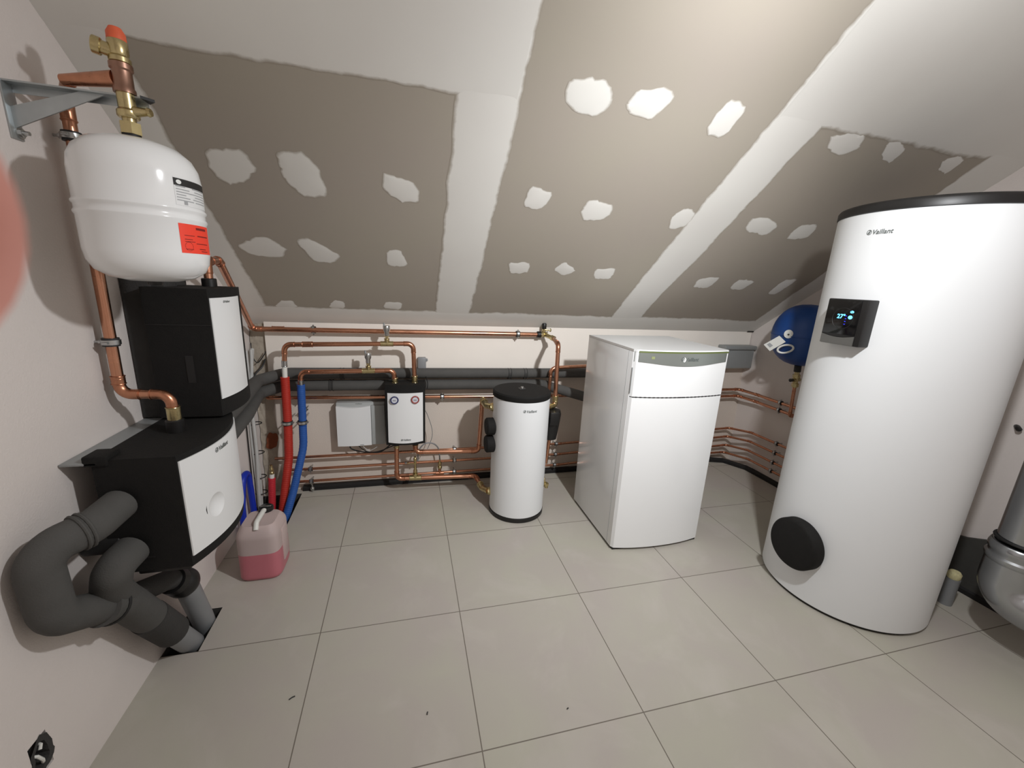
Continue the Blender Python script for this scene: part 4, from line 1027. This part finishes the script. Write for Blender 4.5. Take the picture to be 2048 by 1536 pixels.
# upper wall station
t = thing('pump_station', 'upper black foam station with narrow white front on the left wall below the expansion tank', 'pump station', (-.42, .86, .95))
obj('back_plate', M().box(-.583, .752, .946, -.495, 1.02, 1.49, .006), 'foamdark', t)
obj('neck_block', M().box(-.56, .765, 1.42, -.455, .86, 1.475, .01), 'foamdark', t)
m = M(); pr_ = []
for i in range(11):
    s = i / 10; pr_.append((-.305 + .024 * (1 - (2 * s - 1) ** 2), .712 + .298 * s))
m.prism(pr_ + [(-.505, 1.010), (-.505, .712)], 'z', .958, 1.430); bd = obj('body', m, 'black', t, angle=30)
obj('seam', M().box(-.506, .7105, 1.30, -.302, .713, 1.303), 'blackmetal', bd, smooth=False)
obj('grip_recess', M().box(-.40, .7100, 1.09, -.375, .7125, 1.19), 'blackmetal', bd, smooth=False)
def upf(u, v):
    s = .02 + .70 * u; zt = 1.398; zb = 1.024 - .0 * u
    return (-.305 + .024 * (1 - (2 * s - 1) ** 2) + .003, .712 + .298 * s, zb + (zt - zb) * v)
m = M(); m.grid(upf, 12, 10); k = len(m.v); m.grid(lambda u, v: (upf(u, v)[0] - .008, upf(u, v)[1], upf(u, v)[2]), 12, 10)
E0 = list(range(13)) + [13 * j + 12 for j in range(1, 11)] + [13 * 10 + i for i in range(11, -1, -1)] + [13 * j for j in range(9, 0, -1)]
m.f += [(E0[i], E0[(i + 1) % len(E0)], E0[(i + 1) % len(E0)] + k, E0[i] + k) for i in range(len(E0))]
fc = obj('front_cover', m, 'white', t)
def upm(u, v):
    y = .805 + u; s = (y - .712) / .298; return (-.305 + .024 * (1 - (2 * s - 1) ** 2) + .0042, y, 1.379 + v)
brand('lettering', .045, upm, 'logo', fc)
obj('port', M().cyl((-.385, .945, 1.425), (-.385, .945, 1.462), .026, 24, .003), 'blackplastic', t)

# lower wall station
t = thing('pump_station', 'lower black foam station with bulging white front and round recess low on the left wall', 'pump station', (-.44, .585, .55))
br_ = obj('mounting_rail', M().box(-.583, .352, .935, -.495, .812, .943, .002), 'greypaint', t); plab(br_, 'grey sheet metal mounting rail')
def low_x(y, z):
    s = (y - .360) / .430; return -.303 + .050 * (1 - (2 * s - 1) ** 2)
m = M(); pr_ = [(low_x(.360 + .430 * i / 16, 0), .360 + .430 * i / 16) for i in range(17)]
m.prism(pr_ + [(-.512, .790), (-.512, .360)], 'z', .565, .948); bd = obj('body', m, 'black', t, angle=25)
obj('shoulder', M().box(-.53, .352, .93, -.47, .42, .962, .006), 'black', t)
obj('seam', M().box(-.513, .3585, .612, -.40, .3605, .617), 'blackmetal', bd, smooth=False)
obj('lower_block', M().box(-.46, .372, .545, -.315, .775, .570, .006), 'blackplastic', t)
def lof(u, v):
    y = .364 + .422 * u; zt = .929; zb = .600
    return Vector((low_x(y, 0) + .004, y, zb + (zt - zb) * v))
bm_ = M(); NU, NV = 40, 28
bm_.grid(lof, NU, NV); k = len(bm_.v); bm_.grid(lambda u, v: lof(u, v) - Vector((.02, 0, 0)), NU, NV)
E0 = list(range(NU + 1)) + [(NU + 1) * j + NU for j in range(1, NV + 1)] + [(NU + 1) * NV + i for i in range(NU - 1, -1, -1)] + [(NU + 1) * j for j in range(NV - 1, 0, -1)]
bm_.f += [(E0[i], E0[(i + 1) % len(E0)], E0[(i + 1) % len(E0)] + k, E0[i] + k) for i in range(len(E0))]
fc = obj('front_cover', bm_, 'white', t)
# dished recess cut into the cover
cut_me = bpy.data.meshes.new('cutter'); cb = bmesh.new(); bmesh.ops.create_uvsphere(cb, u_segments=40, v_segments=24, radius=.066); cb.to_mesh(cut_me); cb.free(); cut_me.materials.append(MT['white'])
cut = bpy.data.objects.new('cutter', cut_me); COL.objects.link(cut); dc = Vector((low_x(.462, 0) + .0565, .462, .719)); cut.location = dc
md = fc.modifiers.new('recess', 'BOOLEAN'); md.operation = 'DIFFERENCE'; md.object = cut; md.solver = 'EXACT'
bpy.context.view_layer.update(); dg = bpy.context.evaluated_depsgraph_get(); dg.update()
nm = bpy.data.meshes.new_from_object(fc.evaluated_get(dg)); fc.modifiers.remove(md); fc.data = nm; nm.materials.clear(); nm.materials.append(MT['white']); nm.polygons.foreach_set('material_index', [0] * len(nm.polygons)); nm.set_sharp_from_angle(angle=R(30))
cut.scale = (1.05, 1.05, 1.05)
md = bd.modifiers.new('recess', 'BOOLEAN'); md.operation = 'DIFFERENCE'; md.object = cut; md.solver = 'EXACT'
bpy.context.view_layer.update(); dg = bpy.context.evaluated_depsgraph_get(); dg.update()
nm = bpy.data.meshes.new_from_object(bd.evaluated_get(dg)); bd.modifiers.remove(md); bd.data = nm
nm.materials.clear(); nm.materials.append(MT['black']); nm.polygons.foreach_set('material_index', [0] * len(nm.polygons)); nm.set_sharp_from_angle(angle=R(25))
bpy.data.objects.remove(cut)
obj('recess_slot', M().prism([(.4262, .712), (.4245, .726), (.4290, .742), (.4335, .735), (.4330, .715), (.4310, .703)], 'x', low_x(.43, 0) - .006, low_x(.43, 0) + .0035), 'ink', fc, smooth=False)
brand('lettering', .085, lambda u, v: (low_x(.540 + u, 0) + .0052, .540 + u, .897 + v), 'logo', fc)
obj('collar', M().cyl((-.402, .590, .940), (-.402, .590, .992), .027, 24, .004), 'blackplastic', t)
obj('side_stub', M().cyl((-.583, .385, .665), (-.480, .385, .665), .036, 28, .004), 'blackmetal', t)

# insulated pipes of the lower station
RI = .050
def ins(name, label, pts, r_=RI, bend=.075, mater='foamdark'):
    P, arcs = fillet(pts, bend, 10); o = obj(name, M().tube(P, r_, 24), mater); tag(o, label, 'pipe'); 
    for arc, a, b in arcs:
        for p, d in ((arc[0], a), (arc[-1], b)): pass
    return o, arcs
o, arcs = ins('insulated_pipe', 'dark insulated pipe sweeping from the lower station along the left wall', [(-.455, .345, .812), (-.462, .245, .804), (-.525, .148, .795), (-.525, .153, .597), (-.506, .320, .490)], .0465, .075, 'foam')
for arc, a, b in arcs[:1]: sleeve(o, arc[-1] - b * .001, arc[-1] + b * .012, .0482, 'foam', 'tape_joint')
o, arcs = ins('insulated_pipe', 'shorter dark insulated pipe dropping from the lower station in front of the left wall', [(-.448, .345, .655), (-.455, .270, .648), (-.490, .300, .560), (-.503, .355, .478)], .0475, .06, 'foam')
o = obj('insulated_pipe', M().tube([(-.505, .270, .520), (-.503, .355, .470), (-.500, .445, .325)], .0525, 24), 'foam'); tag(o, 'thick insulated branch piece low on the left wall joining the two dark pipes', 'pipe')
obj('branch', M().tube(fillet([(-.503, .365, .470), (-.497, .560, .375), (-.492, .625, .330)], .05)[0], .036, 20), 'foamdark', o)
obj('strap', M().torus((-.504, .300, .503), (.0, .085, -.05), .054, .0045, 28, 8), 'blackmetal', o)
obj('plug', M().lathe([(.016, 0), (.016, .008), (0, .010)], 16, (-.480, .285, .475), (.6, -.5, -.55)), 'blackmetal', o)
d_ = (Vector((-.505, .640, .02)) - Vector((-.500, .445, .325))).normalized(); a_ = Vector((-.500, .445, .325))
o = obj('insulated_pipe', M().tube([a_, a_ + d_ * .20], .0545, 24), 'foamdark'); tag(o, 'wide black sleeve of the front pipe going into the floor', 'pipe')
obj('inner_pipe', M().tube([a_ + d_ * .195, a_ + d_ * .415], .041, 24), 'pvc', o)
o = obj('insulated_pipe', M().tube(fillet([(-.492, .600, .345), (-.492, .655, .305), (-.500, .755, .03), (-.502, .785, -.07)], .03)[0], .040, 24), 'pvc'); tag(o, 'grey pipe with black rounded elbow going into the floor beside the front pipe', 'pipe')
prof = [(0, -.052)] + [(.056 * math.sin(math.pi * i / 12), -.056 * math.cos(math.pi * i / 12)) for i in range(2, 11)] + [(.050, .045), (.046, .075)]
obj('elbow_cover', M().lathe(prof, 32, (-.488, .640, .300), (-.06, -.55, .55)), 'blackplastic', o)

# broken-out socket recess low on the left wall
t = thing('socket', 'grey wall box sitting in a broken-out hole low on the left wall', 'socket', (-.59, .10, .18))
P = jitter_poly([(SK[0] - .012, .19), (.080, SK[1] - .006), (SK[2] + .010, .190), (SK[2] + .004, .262), (.108, SK[3] + .006), (.075, SK[3] - .02)], .008, .0035)
n_ = len(P); cyy = sum(p[0] for p in P) / n_; czz = sum(p[1] for p in P) / n_
m = M(); m.add([(XL + .0015, *p) for p in P] + [(XL + .0010, cyy + (p[0] - cyy) * .62, czz + (p[1] - czz) * .72) for p in P] + [(XL - .03, cyy + (p[0] - cyy) * .55, czz + (p[1] - czz) * .65) for p in P],
    [(i, (i + 1) % n_, n_ + (i + 1) % n_, n_ + i) for i in range(n_)] + [(n_ + i, n_ + (i + 1) % n_, 2 * n_ + (i + 1) % n_, 2 * n_ + i) for i in range(n_)] + [tuple(range(2 * n_, 3 * n_))])
obj('box', m, 'foamdark', t, smooth=False)
obj('wire', M().tube([(-.605, .085, .235), (-.588, .092, .225), (-.584, .098, .205), (-.590, .104, .19)], .004, 8).tube([(-.60, .112, .25), (-.586, .106, .248), (-.584, .098, .240)], .004, 8), 'whitepipe', t)

# ------------------------------------------------------------------ canister
t = thing('canister', 'milky plastic canister half full of pink liquid on the floor by the left wall', 'canister', (-.345, 1.09, 0))
c0, c1, d0_, d1_ = -.442, -.250, .982, 1.195
def can_section(z):
    k = 0.0
    if z < .02: k = .016 * (1 - z / .02) ** 1.6
    if z > .235: k = .040 * ((z - .235) / .055) ** 1.7
    return k
def canister(z0, z1, cap_top):
    m = M(); n = 48; rings = 16; rows = []
    for j in range(rings + 1):
        z = z0 + (z1 - z0) * j / rings; k = can_section(z); rr = .042
        ring = []
        for i in range(n):
            a = 2 * math.pi * i / n; sx, sy = math.cos(a), math.sin(a)
            hx_, hy_ = (c1 - c0) / 2 - k * .6, (d1_ - d0_) / 2 - k * .8
            e_ = 5.0; s_ = (abs(sx / hx_) ** e_ + abs(sy / hy_) ** e_) ** (-1 / e_)
            ring.append(((c0 + c1) / 2 + sx * s_, (d0_ + d1_) / 2 + sy * s_, z))
        rows.append(ring)
    m.v = [p for ring in rows for p in ring]
    m.f = [(j * n + i, j * n + (i + 1) % n, (j + 1) * n + (i + 1) % n, (j + 1) * n + i) for j in range(rings) for i in range(n)] + [tuple(range(n))[::-1], tuple(range(rings * n, rings * n + n))]
    return m
obj('liquid', canister(0.002, .150, False), 'pink', t)
obj('body', canister(.150, .290, True), 'milky', t)
obj('handle', M().tube(fillet([(-.345, 1.000, .278), (-.345, 1.020, .308), (-.345, 1.135, .308), (-.345, 1.150, .280)], .02)[0], .0115, 16), 'whitepipe', t)
obj('side_rib', M().box(-.256, 1.05, .06, -.244, 1.13, .24, .004), 'milky', t)
obj('neck', M().lathe([(.030, .270), (.030, .298)], 28, (-.345, 1.165, 0)), 'milky', t)
cp = obj('cap', M().lathe([(.033, .286), (.035, .290), (.035, .306), (.030, .310), (.026, .306), (0, .305)], 32, (-.345, 1.165, 0)), 'blackplastic', t)
obj('cap_grip', M().box(-.371, 1.161, .303, -.319, 1.169, .314, .002), 'steel', cp)

# ------------------------------------------------------------------ dirt specks on the tiles
for (x, y, a, L), lab in zip([(-.045, .318, .5, .020), (.43, .16, 1.3, .010), (.93, .07, .4, .007)], ['dark splinter on the floor tile in front of the left wall', 'tiny dark crumb on the tile left of the middle joint', 'tiny dark crumb on the middle floor tile']):
    dxx, dyy = math.cos(a) * L / 2, math.sin(a) * L / 2
    tag(obj('splinter', M().tube([(x - dxx, y - dyy, .002), (x, y + .001, .003), (x + dxx, y + dyy, .002)], .002, 6), 'foamdark'), lab, 'debris')

# ------------------------------------------------------------------ photographer's hand reaching round the camera
def cc(r_, u_, f_): return CAM_POS + CR * r_ + CU * u_ + CF * f_
base = cc(-.14, -.20, -.06)
t = thing('hand', "photographer's blurred fingertip intruding at the left edge of the picture", 'hand', base)
chains = [
 [((-.0268, .0074, .0150), .0080), ((-.034, .0075, .0140), .0086), ((-.050, .005, .011), .0088), ((-.070, -.003, .000), .0092), ((-.085, -.018, -.018), .0098), ((-.105, -.048, -.036), .0150)],
 [((-.060, -.026, -.010), .0080), ((-.076, -.028, -.008), .0088), ((-.093, -.036, -.014), .0092), ((-.107, -.058, -.032), .0150)],
 [((-.062, -.050, -.012), .0078), ((-.078, -.050, -.009), .0084), ((-.096, -.056, -.014), .0090), ((-.110, -.072, -.030), .0145)],
 [((-.066, -.074, -.014), .0068), ((-.081, -.073, -.011), .0074), ((-.098, -.076, -.016), .0080), ((-.112, -.088, -.030), .0135)],
 [((-.045, -.030, -.062), .0090), ((-.062, -.040, -.062), .0100), ((-.084, -.062, -.060), .0120), ((-.110, -.088, -.050), .0170)]]
hv, he, hr = [], [], []
wrist = len(hv); hv.append(cc(-.122, -.150, -.056)); hr.append((.028, .020))
palm = len(hv); hv.append(cc(-.114, -.092, -.044)); hr.append((.030, .017)); he.append((wrist, palm))
fore = len(hv); hv.append(cc(-.140, -.250, -.075)); hr.append((.034, .028)); he.append((wrist, fore))
for ch in chains:
    prev = palm
    for p, rr in reversed(ch):
        hv.append(cc(*p)); hr.append((rr, rr)); he.append((prev, len(hv) - 1)); prev = len(hv) - 1
me = bpy.data.meshes.new('skin_body'); me.from_pydata([p - base for p in hv], he, []); me.materials.append(MT['skin'])
ho = bpy.data.objects.new('skin_body', me); COL.objects.link(ho); ho.parent = t; ORG[ho] = base
sk = ho.modifiers.new('skin', 'SKIN'); sk.use_smooth_shade = True
for i, rr in enumerate(hr): me.skin_vertices[0].data[i].radius = rr
me.skin_vertices[0].data[wrist].use_root = True
ho.modifiers.new('smooth', 'SUBSURF').render_levels = 2; ho.modifiers['smooth'].levels = 2
# nails on the backs of the fingers
for tip, nxt in ((chains[0][0], chains[0][1]), (chains[1][0], chains[1][1]), (chains[2][0], chains[2][1]), (chains[3][0], chains[3][1])):
    a, b = cc(*tip[0]), cc(*nxt[0]); ln = (a - b).normalized(); bk = (CF - ln * CF.dot(ln)).normalized(); sd = ln.cross(bk)
    m = M(); rr = tip[1] * .93
    m.grid(lambda u, v: a - ln * (.010 * (1 - v)) + ln * .001 + bk * rr * (math.cos((u - .5) * 1.3)) * 1.02 + sd * rr * math.sin((u - .5) * 1.3), 6, 4)
    obj('nail', m, 'nail', ho)
cuff = M().tube([cc(-.133, -.205, -.067), cc(-.140, -.250, -.075), cc(-.16, -.42, -.11)], .046, 28, rfun=lambda s: .040 + .012 * s)
obj('sleeve', cuff, 'sleeve', t)
